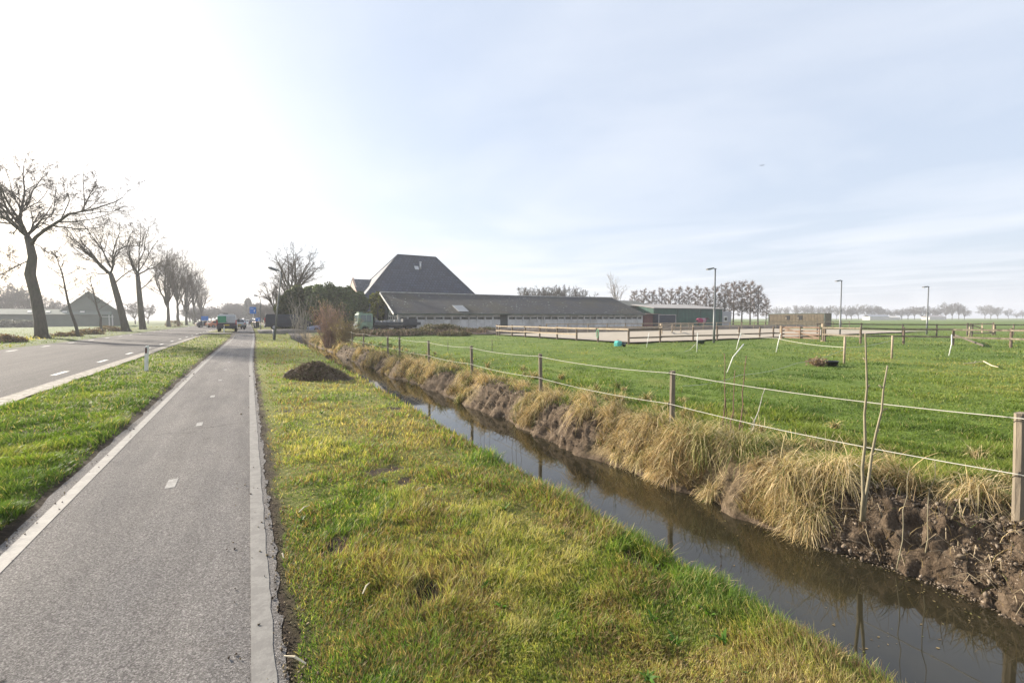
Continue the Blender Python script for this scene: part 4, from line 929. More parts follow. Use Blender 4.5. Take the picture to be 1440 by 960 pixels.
# pyramid roofed farmhouse
def tiles(name, col, s=1.0):
    m, t, b, o = nt(name); tc = nd(t, 'ShaderNodeTexCoord'); mp = nd(t, 'ShaderNodeMapping'); mp.inputs['Scale'].default_value = (s, s, s); t.links.new(tc.outputs['UV'], mp.inputs[0])
    br = nd(t, 'ShaderNodeTexBrick'); br.offset = .5; br.inputs['Scale'].default_value = 1; br.inputs['Brick Width'].default_value = .62; br.inputs['Row Height'].default_value = .62; br.inputs['Mortar Size'].default_value = .06; br.inputs['Mortar Smooth'].default_value = .5
    br.inputs['Color1'].default_value = (*[x * .65 for x in col], 1); br.inputs['Color2'].default_value = (*[x * 1.4 for x in col], 1); br.inputs['Mortar'].default_value = (*[x * .15 for x in col], 1)
    t.links.new(mp.outputs[0], br.inputs[0]); t.links.new(br.outputs[0], b.inputs['Base Color']); b.inputs['Roughness'].default_value = .55
    iv = nd(t, 'ShaderNodeMath', operation='SUBTRACT'); iv.inputs[0].default_value = 1; t.links.new(br.outputs['Fac'], iv.inputs[1]); bump(t, b, iv.outputs[0], .5, .04); return m
M_tile = tiles('slate_blue_tiles', (.024, .035, .062)); M_tile2 = tiles('dark_pantiles', (.05, .056, .075), .8)
def uv_face_obj(name, faces, mat, parent, t=0):             # each face a list of points, uv in metres on its plane
    V = []; F = []; UV = []
    for f in faces:
        p = [Vector(q) for q in f]; n = (p[1] - p[0]).cross(p[2] - p[1]).normalized(); u = Vector((0, 0, 1)).cross(n)
        u = u.normalized() if u.length > .05 else Vector((1, 0, 0)); v = n.cross(u); i = len(V); V += p; F.append(tuple(range(i, i + len(p)))); UV += [(q.dot(u), q.dot(v)) for q in p]
    o = mesh_obj(name, V, F, mat, parent); l = o.data.uv_layers.new(name='UVMap')
    for i, uv in enumerate(UV): l.data[i].uv = uv
    return o
M_brick = M('brick_wall', (.26, .15, .11), .9, .2, 1.5, bs=.3); M_brickp = M('pale_brick_gable', (.42, .31, .26), .9, .1, 1.5)
fh = empty('pyramid_farmhouse', (29, 89, 0), 0, 'tall farmhouse with a huge dark pyramid shaped tiled roof', 'farmhouse')
Xa, Xb = XY(560.5, 89) - 29, XY(613.5, 89) - 29; Zr = .5 * (TZ((Xa + 29, 89), 358.3) + TZ((Xb + 29, 89), 361.5))
xl, xr, yf, yb_, ze = Xa - 10.6, Xb + 8.9, -8.9, 8.9, 2.9
uv_face_obj('roof', [[(xl, yf, ze), (xr, yf, ze), (Xb, 0, Zr), (Xa, 0, Zr)], [(xr, yf, ze), (xr, yb_, ze), (Xb, 0, Zr)], [(xr, yb_, ze), (xl, yb_, ze), (Xa, 0, Zr), (Xb, 0, Zr)], [(xl, yb_, ze), (xl, yf, ze), (Xa, 0, Zr)]], M_tile, fh)
wl_ = MB(); wl_.box(((xl + xr) / 2, 0, 1.45), (xr - xl - .8, 17, 2.9)); wl_.build('wall', M_brick, fh)
hp = MB()
for a, b_ in (((xl, yf, ze), (Xa, 0, Zr)), ((xr, yf, ze), (Xb, 0, Zr)), ((Xa, 0, Zr), (Xb, 0, Zr)), ((xl, yb_, ze), (Xa, 0, Zr)), ((xr, yb_, ze), (Xb, 0, Zr))): hp.tube([a, b_], .13, 6)
hp.build('ridge_tiles', M('ridge_tiles', (.06, .065, .08), .6, .2, 2), fh)
def onroof(px, py):
    for k in range(400):
        z = Zr - k * (Zr - ze) / 400; Y = 89 + yf * k / 400; X = XY(px, Y)
        if TZ((X, Y), py) >= z: return X - 29, Y - 89, z
x_, y_, z_ = onroof(592, 378); f = MB(); f.tube([(x_, y_, z_ - .2), (x_, y_ - .05, z_ + 1.2)], .17, 10); f.tube([(x_, y_ - .05, z_ + 1.2), (x_, y_ - .05, z_ + 1.38)], [.24, .24], 10); f.build('flue', M('steel_flue', (.6, .6, .6), .35, .1, 2, metal=.6), fh, True)
x_, y_, z_ = onroof(587.5, 379.5); s_ = (Zr - ze) / 8.9; f = MB(); f.slab([(x_ - .4, y_, z_ + .1), (x_ + .4, y_, z_ + .1), (x_ + .4, y_ + .55, z_ + .55 * s_ + .1), (x_ - .4, y_ + .55, z_ + .55 * s_ + .1)], .08); f.build('roof_hatch', M('zinc', (.5, .5, .5), .4, .1, 2, metal=.3), fh)
# front house joined to it
Yh = 91.5; x0, x1 = XY(496, Yh) - 29, XY(534, Yh) - 29; zr = TZ((x0 + 29, Yh), 392); zh = TZ((x0 + 29, Yh - 3.8), 409.5)
uv_face_obj('house_roof', [[(x0, Yh - 89 - 4, zh), (x1 + 1, Yh - 89 - 4, zh), (x1 + 1, Yh - 89, zr), (x0, Yh - 89, zr)], [(x1 + 1, Yh - 89 + 4, zh), (x0, Yh - 89 + 4, zh), (x0, Yh - 89, zr), (x1 + 1, Yh - 89, zr)]], M_tile2, fh)
f = MB(); f.box(((x0 + x1) / 2 + .4, Yh - 89, zh / 2), (x1 - x0 + .6, 7.6, zh)); f.build('house_wall', M_brick, fh)
f = MB(); f.slab([(x0 + .08, Yh - 89 - 3.9, zh - .05), (x0 + .08, Yh - 89, zr + .25), (x0 + .08, Yh - 89 + 3.9, zh - .05), (x0 + .08, Yh - 89 + 3.9, zh - 5.5), (x0 + .08, Yh - 89 - 3.9, zh - 5.5)], .25); f.build('gable', M_brickp, fh)

def shed(name, label, x0, x1, y0, y1, ea, ri, wm, rm, cat='shed', both=True, over=.3):
    e = empty(name, (x0, y0, 0), 0, label, cat); L, W = x1 - x0, y1 - y0
    b = MB(); b.box((L / 2, W / 2, ea / 2), (L, W, ea)); b.build('wall', wm, e)
    b = MB(); ym = W / 2 if both else W + over
    b.slab([(-over, -over, ea - .02), (L + over, -over, ea - .02), (L + over, ym, ri), (-over, ym, ri)], .1)
    if both: b.slab([(-over, ym, ri), (L + over, ym, ri), (L + over, W + over, ea - .02), (-over, W + over, ea - .02)], .1)
    ro = b.build('roof', rm, e)
    if both:
        b = MB()
        for x in (.0, L - .12): b.slab([(x, .02, ea), (x, W - .02, ea), (x, W / 2, ri - .12)][::-1], .12)
        b.build('gable', wm, e)
    b = MB(); b.bar((-over, -over - .06, ea - .1), (L + over, -over - .06, ea - .1), .1, .12); b.build('gutter', M_gutter, e); return e
Yd = 72; xa, xb = XY(858, Yd), XY(918, Yd); ea = TZ((xb, Yd), 430.5); shed('dark_shed', 'dark weathered shed with hipped grey roof behind the right end of the long barn', xa, xb, Yd, Yd + 11, ea, TZ((xa, Yd + 5.5), 421.5), corr('dark_cladding', (.06, .065, .055), 2.5), M('old_roof', (.11, .115, .10), .9, .3, 1))
Yd = 67; xa, xb, xc = XY(919, Yd), XY(1015.5, Yd), XY(1028, Yd); ea = TZ((xb, Yd), 434); M_hall = corr('green_cladding', (.035, .10, .075), 1.6, 'X', .15)
hall = shed('green_hall', 'long dark green steel hall with pale flat roof edge behind the horse', xa, xb, Yd, Yd + 16, ea, ea + 1.1, M_hall, M('hall_roof', (.32, .30, .28), .8, .2, 1), 'hall')
b = MB(); b.box(((xb + xc) / 2 - xa + .1, 7, ea / 2 - .3), (xc - xb, 14, ea - .6)); an = b.build('annex', M('grey_cladding', (.38, .36, .38), .8, .1, 2), hall)
b = MB(); wx = XY(1020, Yd) - xa; wz = TZ((wx + xa, Yd), 448.5); b.box((wx, -.04, wz), (1.3, .12, 1.3)); an2 = b.build('window', M_white, hall); b = MB(); b.box((wx, -.12, wz), (.8, .06, .7)); b.build('pane', M_glassd, an2)
b = MB(); 
for px in (953, 985, 1012): b.box((XY(px, Yd) - xa, -.03, ea / 2), (.12, .1, ea))
b.build('trim', M('dark_green_trim', (.02, .05, .04), .7, .2, 2), hall)
Yd = 59.5; xa, xb = XY(906, Yd), XY(926, Yd); shed('maroon_shed', 'rusty maroon corrugated lean-to between the long barn and the dark container', xa, xb, Yd, Yd + 5, TZ((xa, Yd), 441), TZ((xa, Yd), 439.8), corr('maroon_cladding', (.20, .085, .075), 2.2), M('rust_roof', (.30, .17, .14), .8, .3, 1), 'shed', False)
def container(name, label, loc, rz, L, W, Hh, mat, doors=0, sidemat=None):
    e = empty(name, loc, rz, label, 'container'); b = MB(); b.box((L / 2, W / 2, Hh / 2), (L, W, Hh)); n = int(L / .3)
    for i in range(n): b.box((.15 + i * .3, -.02, Hh / 2), (.13, .07, Hh - .3)); b.box((.15 + i * .3, W + .02, Hh / 2), (.13, .07, Hh - .3))
    b.build('body', mat, e); b = MB()
    for z in (.06, Hh - .06):
        for y in (-.04, W + .04): b.bar((0, y, z), (L, y, z), .12, .14)
    for x in (0.03, L - .03):
        for y in (-.04, W + .04): b.box((x, y, Hh / 2), (.14, .14, Hh))
    b.build('frame', sidemat or M_gutter, e)
    for k in range(doors):
        b = MB(); b.box((L * (.36 + .22 * k), -.08, Hh * .66), (.95, .06, .9)); o = b.build('opening', M('black_opening', (.012, .012, .012), .9, .1, 1), e)
        b = MB(); b.box((L * (.36 + .22 * k) - .3, -.13, Hh * .62), (.3, .04, .55)); b.build('bars', M_wood, o)
    return e
Yd = 58.2; xa, xb = XY(926, Yd), XY(950, Yd); container('storage_container', 'dark blue grey container with pale roof rim beside the maroon shed', (xa, Yd, .05), 0, xb - xa, 2.6, TZ((xb, Yd), 442.5), M('dark_container', (.05, .06, .08), .6, .25, 2), 0, M('pale_rim', (.3, .29, .28), .7, .2, 2))
p1 = Vector((104, YX(1160, 104), .05)); p2 = Vector((104, YX(1081, 104), .05))
container('stable_container', 'low brown ribbed stable container with two black openings far across the arena', p2, -math.pi / 2, (p2 - p1).length, 2.5, 2.75, M('olive_brown_panels', (.15, .115, .07), .8, .3, 1.5), 2, M('container_green', (.07, .09, .065), .7, .3, 2))
# hazy barn across the left field
def lf(px, d, z=0): q = RV * ((px - 720) / 640 * d) + FV * d; q.z = z; return q
M_gbarn = M('grey_green_cladding', (.13, .15, .125), .85, .1, .5); M_gbarn2 = M('grey_green_roof', (.14, .165, .13), .85, .1, .5)
o0 = lf(127, 118); LRZ = R(12.8); lb = empty('grey_barn', o0, LRZ, 'wide grey green barn with a tall gable across the left field', 'barn')
ux, uy = Vector((math.cos(LRZ), math.sin(LRZ), 0)), Vector((-math.sin(LRZ), math.cos(LRZ), 0))
def gx(px, yl=0.0):
    r_ = ray(px, 448); d_ = Vector((r_.x, r_.y, 0)); t_ = (yl + o0.dot(uy)) / d_.dot(uy); return (d_ * t_ - o0).dot(ux)
def gz(px, py, yl=0.0): p_ = o0 + ux * gx(px, yl) + uy * yl; return TZ(p_, py)
xl_, xr_ = gx(-70), gx(158); ze_, zr_ = gz(110, 442), gz(110, 435, 5)
b = MB(); b.box(((xl_ + xr_) / 2, 6, ze_ / 2), (xr_ - xl_, 12, ze_)); b.build('wall', M_gbarn, lb)
b = MB(); b.slab([(xl_ - .3, -.3, ze_), (xr_, -.3, ze_), (xr_, 5, zr_), (xl_ - .3, 5, zr_)], .12); b.slab([(xl_ - .3, 5, zr_), (xr_, 5, zr_), (xr_, 12, ze_), (xl_ - .3, 12, ze_)], .12); rl = b.build('roof', M_gbarn2, lb)
ax, az_ = gx(126, 3.5), gz(126, 409.5, 3.5); gl, gr_ = gx(78, 3.5), gx(174, 3.5)
b = MB(); b.slab([(gl, 3.6, ze_), (ax, 3.6, az_ - .1), (gr_, 3.6, ze_), (gr_, 3.6, 0), (gl, 3.6, 0)][::-1], .3); b.build('gable', M_gbarn, lb)
b = MB(); b.slab([(gl - .3, 3.2, ze_ - .1), (ax, 3.2, az_ + .1), (ax, 20, az_ + .1), (gl - .3, 20, ze_ - .1)], .2); b.slab([(ax, 3.2, az_ + .1), (gr_ + .3, 3.2, ze_ - .1), (gr_ + .3, 20, ze_ - .1), (ax, 20, az_ + .1)], .2); b.build('high_roof', M_gbarn2, lb)
sl2 = (zr_ - ze_) / 5.3
for px in (41, 67, 91, 116): b = MB(); b.slab([(gx(px - 3.5), 1.6, ze_ + 1.9 * sl2 + .08), (gx(px + 3), 1.6, ze_ + 1.9 * sl2 + .08), (gx(px + 3.6), 3.0, ze_ + 3.3 * sl2 + .08), (gx(px - 3), 3.0, ze_ + 3.3 * sl2 + .08)], .06); b.build('skylight', M_white, rl)
b = MB(); b.box(((gx(142) + gx(160)) / 2, -.1, 2.5), (gx(160) - gx(142), .1, .15))
for px in (142, 153.5, 158): b.box((gx(px), -.12, 1.6), (.25, .1, 3.0))
b.build('door_frame', M('faded_white', (.5, .5, .48), .7, .1, 2), lb)
for k, (px, d, w_, h_) in enumerate(((14, 100, 9, 1.9), (36, 101, 5, 1.5))):
    q = lf(px, d); leafy('brushwood_stack', q, w_ / 2, 1.5, h_, 2600, .16, [(.12, .12, .12), (.2, .2, .2), (.1, .09, .08)], 580 + k, ('long grey brushwood stack before the grey barn', 'shorter grey brushwood stack right of the long one')[k], 'brushwood', shape='round', trunk=False)
# tiny farms on the right horizon
for k, (px, d, L, h, c) in enumerate(((1231, 380, 16, 4.5, (.25, .27, .3)), (1252, 390, 10, 3.4, (.55, .52, .48)), (1312, 400, 14, 4, (.3, .27, .27)))):
    q = lf(px, d); e = empty('distant_farmhouse', q, R(-30), ('blue grey roofed farm building on the right horizon', 'small pale house on the right horizon between farm roofs', 'low brownish farm building on the horizon near the third light pole')[k], 'farmhouse')
    b = MB(); b.box((0, 0, h * .3), (L, 8, h * .6)); b.build('wall', M('far_wall_%d' % k, (.5, .47, .44), .9, .1, 1), e); b = MB(); b.slab([(-L/2, -4.2, h * .6), (L/2, -4.2, h * .6), (L/2, 0, h), (-L/2, 0, h)], .2); b.slab([(-L/2, 0, h), (L/2, 0, h), (L/2, 4.2, h * .6), (-L/2, 4.2, h * .6)], .2); b.build('roof', M('far_roof_%d' % k, c, .9, .1, 1), e)

# ------------------------------------------------------------------ fences
def post_mesh(h, w, r, lean=(0, 0)):
    b = MB(); n = 5; i0 = 0
    prof = [(math.cos(a) * w * .5 * k, math.sin(a) * w * .5 * k) for a, k in [(j * math.pi / 4 + math.pi / 8, 1.12 if j % 2 else 1.08) for j in range(8)]]
    for k in range(n):
        t = k / (n - 1); z = -.25 + (h + .25) * t
        for x, y in prof: b.V.append(Vector((x * (1 + r.uniform(-.05, .05)) + lean[0] * t, y * (1 + r.uniform(-.05, .05)) + lean[1] * t, z + (r.uniform(-.008, .008) if k == n - 1 else 0))))
    for k in range(n - 1):
        for j in range(8): a = k * 8 + j; c = k * 8 + (j + 1) % 8; b.F.append((a, c, c + 8, a + 8))
    b.F.append(tuple(range(8 * (n - 1), 8 * n))); return b
rp = random.Random(12)
df = empty('ditch_fence', (6.0, 5.15, 0), 0, 'grey wooden post fence with two white rope lines along the ditch', 'fence'); fp = []
for px in (1437, 947, 760.6, 663.8, 602.5, 561, 544.7, 510.6, 494.7, 481.6):
    Y = YX(px, 6.0); z0 = float(H(6.0, Y)); ln = (-.02, .05) if px < 1400 else (-.035, .02); ln = (rp.gauss(0, .02), rp.gauss(0, .02)) if px < 1400 else ln
    if px == 1437: Y = 1.2
    h = .95 + (rp.uniform(-.03, .03)) - z0; b = post_mesh(h, .082, rp, ln); o = b.build('post', M_wood, df); o.location = (0, Y - 5.15, z0); fp.append((6.0, Y, ln))
    for zz in (.91, .405):
        b = MB(); b.tube([(-.05, 0, zz - z0 + .012), (-.085, 0, zz - z0 + .012), (-.085, 0, zz - z0 - .012), (-.05, 0, zz - z0 - .012)], .007, 5); b.build('insulator', M('black_plastic', (.02, .02, .02), .5, .1, 2), o)
fp = [(6.0, -3.0, (0, 0))] + fp
for zz in (.91, .405):
    b = MB()
    for (x, y, l), (x2, y2, l2) in zip(fp, fp[1:]):
        pts = []; 
        for k in range(9): t = k / 8; pts.append((-.085 + (l[0] * (1 - t) + l2[0] * t) * zz, y + (y2 - y) * t - 5.15, zz - .05 * 4 * t * (1 - t) * min(1, (y2 - y) / 4)))
        b.tube(pts, .005, 5, False)
    b.build('rope', M_rope, df, True)

def rail_fence(name, label, pts, h, rails, mp, mr, pw=.12, group=None, skip=None, rw_=(.05, .11)):
    o0 = Vector((pts[0][0], pts[0][1], 0)); e = empty(name, o0, 0, label, 'fence', group); r = random.Random(len(pts) * 7 + int(h * 10))
    for p in pts:
        b = post_mesh(h + r.uniform(-.04, .06), pw, r, (r.gauss(0, .02), r.gauss(0, .02))); o = b.build('post', mp, e); o.location = Vector((p[0], p[1], 0)) - o0
    for zi, z in enumerate(rails):
        for i, (a, c) in enumerate(zip(pts, pts[1:])):
            if skip and (zi, i) in skip: continue
            b = MB(); A_ = Vector((a[0], a[1], z + r.uniform(-.03, .03))) - o0; C_ = Vector((c[0], c[1], z + r.uniform(-.03, .03))) - o0; dirn = (C_ - A_).normalized(); nrm = Vector((dirn.y, -dirn.x, 0)) * (pw / 2 + .03)
            b.bar(A_ + nrm - dirn * .08, C_ + nrm + dirn * .08, rw_[0], rw_[1]); b.build('rail', mr, e)
    return e
M_darkwood = M('brown_timber', (.15, .11, .08), .9, .35, 4, bs=.3, bscale=20)
XL = 23.5
rail_fence('paddock_fence', 'pale railed wooden fence along the left side of the sand arena', [(XL, YX(px, XL)) for px in (699, 702.5, 720, 738.7, 759, 783.5, 811, 841)] + [(XL, 24.0)], 1.12, [1.0, .5], M_darkwood, M_wood_new, .14, skip={(1, 6), (1, 7)})
cf = [(XL, 24.0)] + [(XY(px, 24), 24.0) for px in (928.8, 975, 1009, 1040, 1068.7, 1088, 1098)]
rail_fence('paddock_fence', 'dark low railed fence along the near edge of the sand arena', cf, 1.05, [1.0, .42], M_darkwood, M_darkwood, .13, skip={(0, 1), (0, 2), (0, 3), (0, 4), (0, 5), (0, 6)})
gpA, gpB = G(1098, 477), G(1157, 479)
rf_pts = [tuple(G(px, py)[:2]) for px, py in ((1160, 479.3), (1210, 482), (1270.5, 483), (1340, 484.5), (1421.6, 487.5), (1510, 491.5), (1610, 496))]
rail_fence('paddock_fence', 'dark two railed fence running right from the timber gate across the meadow', rf_pts, 1.12, [1.02, .5], M_darkwood, M_wood, .13)
rail_fence('paddock_fence', 'far railed fence behind the sand arena and the horse', [(31 + 3.2 * k, 45.4) for k in range(24)], 1.15, [1.1, .62], M_wood, M_wood_new, .12)
rail_fence('paddock_fence', 'dark rail fence at the right end of the sand arena by the third light pole', [(55, 27), (57, 23.6), (58.6, 20.6), (60, 18.3), (61, 16)], 1.2, [1.12, .6], M_wood_dark, M_wood_dark, .12)
rail_fence('paddock_fence', 'thin pale railed fence leading right from the far hinged gate', [tuple(G(px, 470.4)[:2]) for px in (1399, 1425, 1455, 1490)], 1.1, [1.05, .55], M_wood, M_wood, .12)
rail_fence('paddock_fence', 'short pale railed pen between the arena corner and the maroon shed', [(XY(px, Y), Y) for px, Y in ((929, 40), (931, 35), (945.5, 37.5), (958, 37), (974.5, 36))], 1.15, [1.08, .6], M_wood_new, M_wood_new, .11)
def gate(label, a, c, h, mat, n, postm, big=None, nm='field_gate'):
    a, c = Vector((a[0], a[1], 0)), Vector((c[0], c[1], 0)); e = empty(nm, a, 0, label, 'gate'); d = c - a; r = random.Random(3)
    for k, p in enumerate((Vector((0, 0, 0)), d)):
        b = post_mesh((big or h + .1) if k else h + .05, .24 if k and big else .14, r); o = b.build('post', postm, e); o.location = p
    u = d.normalized(); off = Vector((u.y, -u.x, 0)) * .1; A_, C_ = u * .15 + off, d - u * .2 + off
    for k in range(n): z = .18 + (h - .25) * k / (n - 1); b = MB(); b.bar(A_ + Vector((0, 0, z + r.uniform(-.02, .02))), C_ + Vector((0, 0, z)), .04, .13); b.build('rail', mat, e)
    b = MB(); b.bar(A_ + off * .5 + Vector((0, 0, h - .1)), C_ + off * .5 + Vector((0, 0, .2)), .04, .11); b.build('brace', mat, e)
    for k in range(3): b = MB(); q = A_.lerp(C_, k / 2) + off * .5; b.bar(q + Vector((0, 0, .1)), q + Vector((0, 0, h + .02)), .11, .04, up=u); b.build('stile', mat, e)
    return e
gate('reddish timber field gate of four boards beside a thick post', gpA, gpB, 1.1, M('reddish_timber', (.27, .18, .13), .85, .3, 3), 4, M_wood_new, 1.35)
gate('pale timber gate with a diagonal brace, far right beyond the meadow fence', G(1360, 471), G(1396, 470.3), 1.2, M_wood_new, 2, M_wood_dark)
b = MB(); a_ = G(1342, 480); c_ = G(1383, 487); b.bar((a_.x, a_.y, .5), (c_.x, c_.y, .05), .06, .1); tag(b.build('fallen_rail', M_wood_dark), 'dark rail hanging down from the meadow fence to the grass', 'rail')

# stakes in the meadow
def stake(label, base, top_px, top_py, rad, mat, name='plastic_stake', group=None, bend=None):
    p = G(*base); p.z = float(H(p.x, p.y)); z = TZ(p, top_py); u = RV * ((top_px - base[0]) / 640 * p.dot(FV)); b = MB()
    pts = [(0, 0, -.1), tuple(u * .5 + Vector((0, 0, z * .5))), tuple(u + Vector((0, 0, z)))]
    if bend: pts[1] = tuple(u * .5 + RV * bend + Vector((0, 0, z * .55)))
    b.tube(pts, rad, 8); o = b.build(name, mat, None, True); o.location = p; tag(o, label, 'stake', group); return o
sg = 'white plastic stakes in the meadow'
stake('white stake standing beside the small dark green tub', (980, 494), 980.5, 467, .022, M_plastic, group=sg)
stake('leaning white stake crossing the bent one', (1035, 490), 1041.5, 466.5, .024, M_plastic, group=sg)
stake('curved white stake bowed over the grass right of the leaning one', (1021, 522), 1045, 482, .018, M_plastic, group=sg, bend=-.06)
stake('white stake leaning right in front of the timber gate', (1091, 494), 1097, 467, .024, M_plastic, group=sg)
stake('thin white stake left of the arena corner fence', (909, 487), 912.5, 466.5, .018, M_plastic, group=sg)
stake('curved white stake against the dark meadow fence at the right', (1334, 499), 1337, 469, .022, M_plastic, group=sg, bend=.07)
sw = 'short wooden stakes in the meadow'
stake('short wooden stake just right of the black tub', (1187, 510), 1187, 471, .04, M_wood_new, 'wooden_stake', sw)
stake('short wooden stake standing alone right of the one by the tub', (1254, 503), 1254, 470, .042, M_wood_new, 'wooden_stake', sw)
stake('short wooden stake in front of the far hinged gate', (1363, 474), 1363, 458.5, .05, M_wood_new, 'wooden_stake', sw)
stake('thin dark stake in the grass near the brambles', (630, 491), 630, 479, .018, M_wood_dark, 'wooden_stake', sw)
stake('thin dark stake left of the arena fence in the near grass', (692, 493), 692, 475, .018, M_wood_dark, 'wooden_stake', sw)
def rope(label, pts, r=.008):
    b = MB(); q = []
    for a, c in zip(pts, pts[1:]):
        for k in range(8): t = k / 8; v = Vector(a).lerp(Vector(c), t); v.z -= .08 * 4 * t * (1 - t); q.append(v)
    q.append(Vector(pts[-1])); b.tube(q, r, 4, False); tag(b.build('tape_line', M_rope), label, 'rope')
def up(px, py, z): g = G(px, py); return (g.x, g.y, z)
rope('thin white line from the curved stake to the wooden stakes in the meadow', [up(1035, 490, .95), up(1091, 494, .72), up(1187, 510, .62), up(1254, 503, .8)], .009)
rope('slack white line lying from the wooden stake down over the grass', [up(1187, 510, .55), up(1120, 515, .12), up(1040, 530, .06), up(960, 545, .05)], .006)
b = MB(); q = [G(px, py, .03) for px, py in ((963, 494), (970, 492), (975, 487), (978, 483))]; b.tube(q, .012, 5); tag(b.build('loose_rope', M_rope), 'short white rope end curling from the stake beside the green tub', 'rope')
# tubs
def tub(name, label, p, r, h, mat, cat='tub', oval=1.0, handles=True):
    e = empty(name, p, random.uniform(0, 3), label, cat); b = MB(); n = 24; prof = [(0, .02), (r * .78, .02), (r * .8, 0), (r * .98, h * .92), (r * 1.06, h * .95), (r * 1.06, h), (r * .95, h), (r * .76, .05), (0, .05)]
    for x, z in prof:
        for j in range(n): a = 6.28318 * j / n; b.V.append(Vector((x * math.cos(a) * oval, x * math.sin(a), z)))
    for k in range(len(prof) - 1):
        for j in range(n): a = k * n + j; c = k * n + (j + 1) % n; b.F.append((a, c, c + n, a + n))
    b.build('bowl', mat, e, True)
    if handles:
        for s in (-1, 1): b = MB(); b.tube([(s * r * oval, -.08, h * .9), (s * (r * oval + .06), -.05, h * .95), (s * (r * oval + .06), .05, h * .95), (s * r * oval, .08, h * .9)], .012, 6); b.build('handle', mat, e)
    return e
M_blackp = M('black_rubber', (.025, .027, .03), .45, .2, 4)
p = G(1170, 513); p.z = float(H(p.x, p.y)) + .02; tub('black_tub', 'black rubber feed tub lying in the grass beside dead weeds', p, .21, .17, M_blackp, oval=1.2)
p = G(1150, 513); p.z = float(H(p.x, p.y)); twiggy('dead_weed_clump', p, .28, .32, 60, 611, 'dry brown weed clump against the black rubber tub', M('brown_weed', (.26, .18, .12), .9, .3, 4), 'weeds', .006, leaves=500, lc=[(.3, .2, .13), (.22, .15, .1)])
p = G(986, 483.5); p.z = .03; tub('green_tub', 'small dark green tub behind the white stake', p, .25, .22, M('dark_green_plastic', (.03, .06, .045), .5, .2, 3))
p = G(869, 487.3); e = empty('turquoise_feed_bucket', p, .3, 'turquoise plastic feed trough at the foot of the arena corner post', 'trough'); b = MB(); b.prism([(-.27, .03), (.27, .03), (.3, .2), (.24, .36), (-.14, .38), (-.28, .27)], -.14, .14); b.build('body', M('turquoise_plastic', (.10, .48, .42), .45, .1, 3), e, bevel=.03); b = MB(); b.tube([(-.1, 0, .36), (0, 0, .44), (.12, 0, .37)], .012, 6); b.build('handle', M_blackp, e)
p = G(877.5, 487.2); tub('small_dark_bucket', 'small grey bucket between the turquoise trough and the corner post', p, .13, .2, M('grey_plastic', (.2, .22, .25), .5, .2, 3))
p = G(841, 483.5); e = empty('halter', (XL - .1, YX(842.5, XL), .55), 0, 'green rope halter hanging on the arena fence post', 'halter'); b = MB(); b.tube([(0, 0, .45), (-.05, .12, .2), (-.04, .15, -.1), (-.04, .0, -.25), (-.05, -.12, 0), (-.03, -.1, .25), (0, 0, .45)], .028, 5); b.build('strap', M('green_strap', (.12, .35, .2), .8, .2, 4), e)
# branch lying in the grass
b = MB(); q = [G(px, py, .06) for px, py in ((1355, 511), (1370, 510), (1383, 510), (1395, 514), (1404, 516))]; q[2].z = .12; b.tube(q, [.012, .02, .022, .018, .008], 6); b.tube([q[1], G(1372, 507, .1)], [.012, .005], 5); tag(b.build('fallen_branch', M('pale_branch', (.5, .42, .3), .8, .2, 5)), 'pale dead branch lying on the meadow grass at the right', 'branch')

# saplings and reed stems on the bank
def stems(name, label, base, z0, tops, rad, mat, cat='sapling', tw=True, seed=1):
    d = base.dot(FV); e = empty(name, (base.x, base.y, z0), 0, label, cat); r = random.Random(seed)
    for (bx, tx, ty) in tops:
        z = TZ(base, ty) - z0; u0 = RV * (bx * d / 640); u1 = RV * (tx * d / 640); b = MB(); n = 7; pts = []
        for k in range(n + 1): t = k / n; v = u0.lerp(u1, t) + Vector((r.gauss(0, .006), r.gauss(0, .006), 0)) * (1 if k else 0) * 2; v.z = -.1 + (z + .1) * t; pts.append(v)
        b.tube(pts, [rad * (1 - .6 * k / n) for k in range(n + 1)], 6)
        if tw:
            for k in range(5): p_ = pts[2 + k % 5]; b.tube([p_, p_ + Vector((r.gauss(0, .03), r.gauss(0, .03), .03))], [rad * .5, rad * .3], 4)
        b.build('stem', mat, e, True)
    return e
M_stem = M('sapling_bark', (.22, .19, .12), .8, .35, 12, stretch=(1, 1, .5))
P1 = G(1212, 716, -.12); stems('bare_sapling', 'bare sapling with two cut stems forking from one foot on the muddy bank', P1, -.14, [(0, -2, 469), (3, 27, 514)], .017, M_stem)
P2 = G(1030, 610, -.1); z2 = float(H(P2.x, P2.y)); stems('dead_reed_stems', 'cluster of tall thin reddish dead stems on the bank between two fence posts', P2, z2 - .05, [(-14, -12, 497), (-3, 2, 520), (8, 17, 500), (-8, -9, 560), (-18, -17, 585), (13, 15, 590)], .012, M('reddish_stem', (.17, .10, .07), .85, .3, 9), 'reeds', False, 4)
P3 = G(1055, 612, -.1); stems('pale_branch', 'forked pale grey dead branch leaning right of the tall thin stems', P3, float(H(P3.x, P3.y)) - .05, [(-5, 20, 545), (0, 4, 590)], .010, M('grey_branch', (.42, .4, .34), .8, .2, 6), 'branch', True, 5)
P4 = G(1302, 745, -.2); stems('dead_reed_stems', 'single pale dead stalk rising from the mud right of the bare sapling', P4, float(H(P4.x, P4.y)) - .05, [(0, 9, 648), (-40, -28, 655)], .006, M_stem, 'reeds', False, 6)
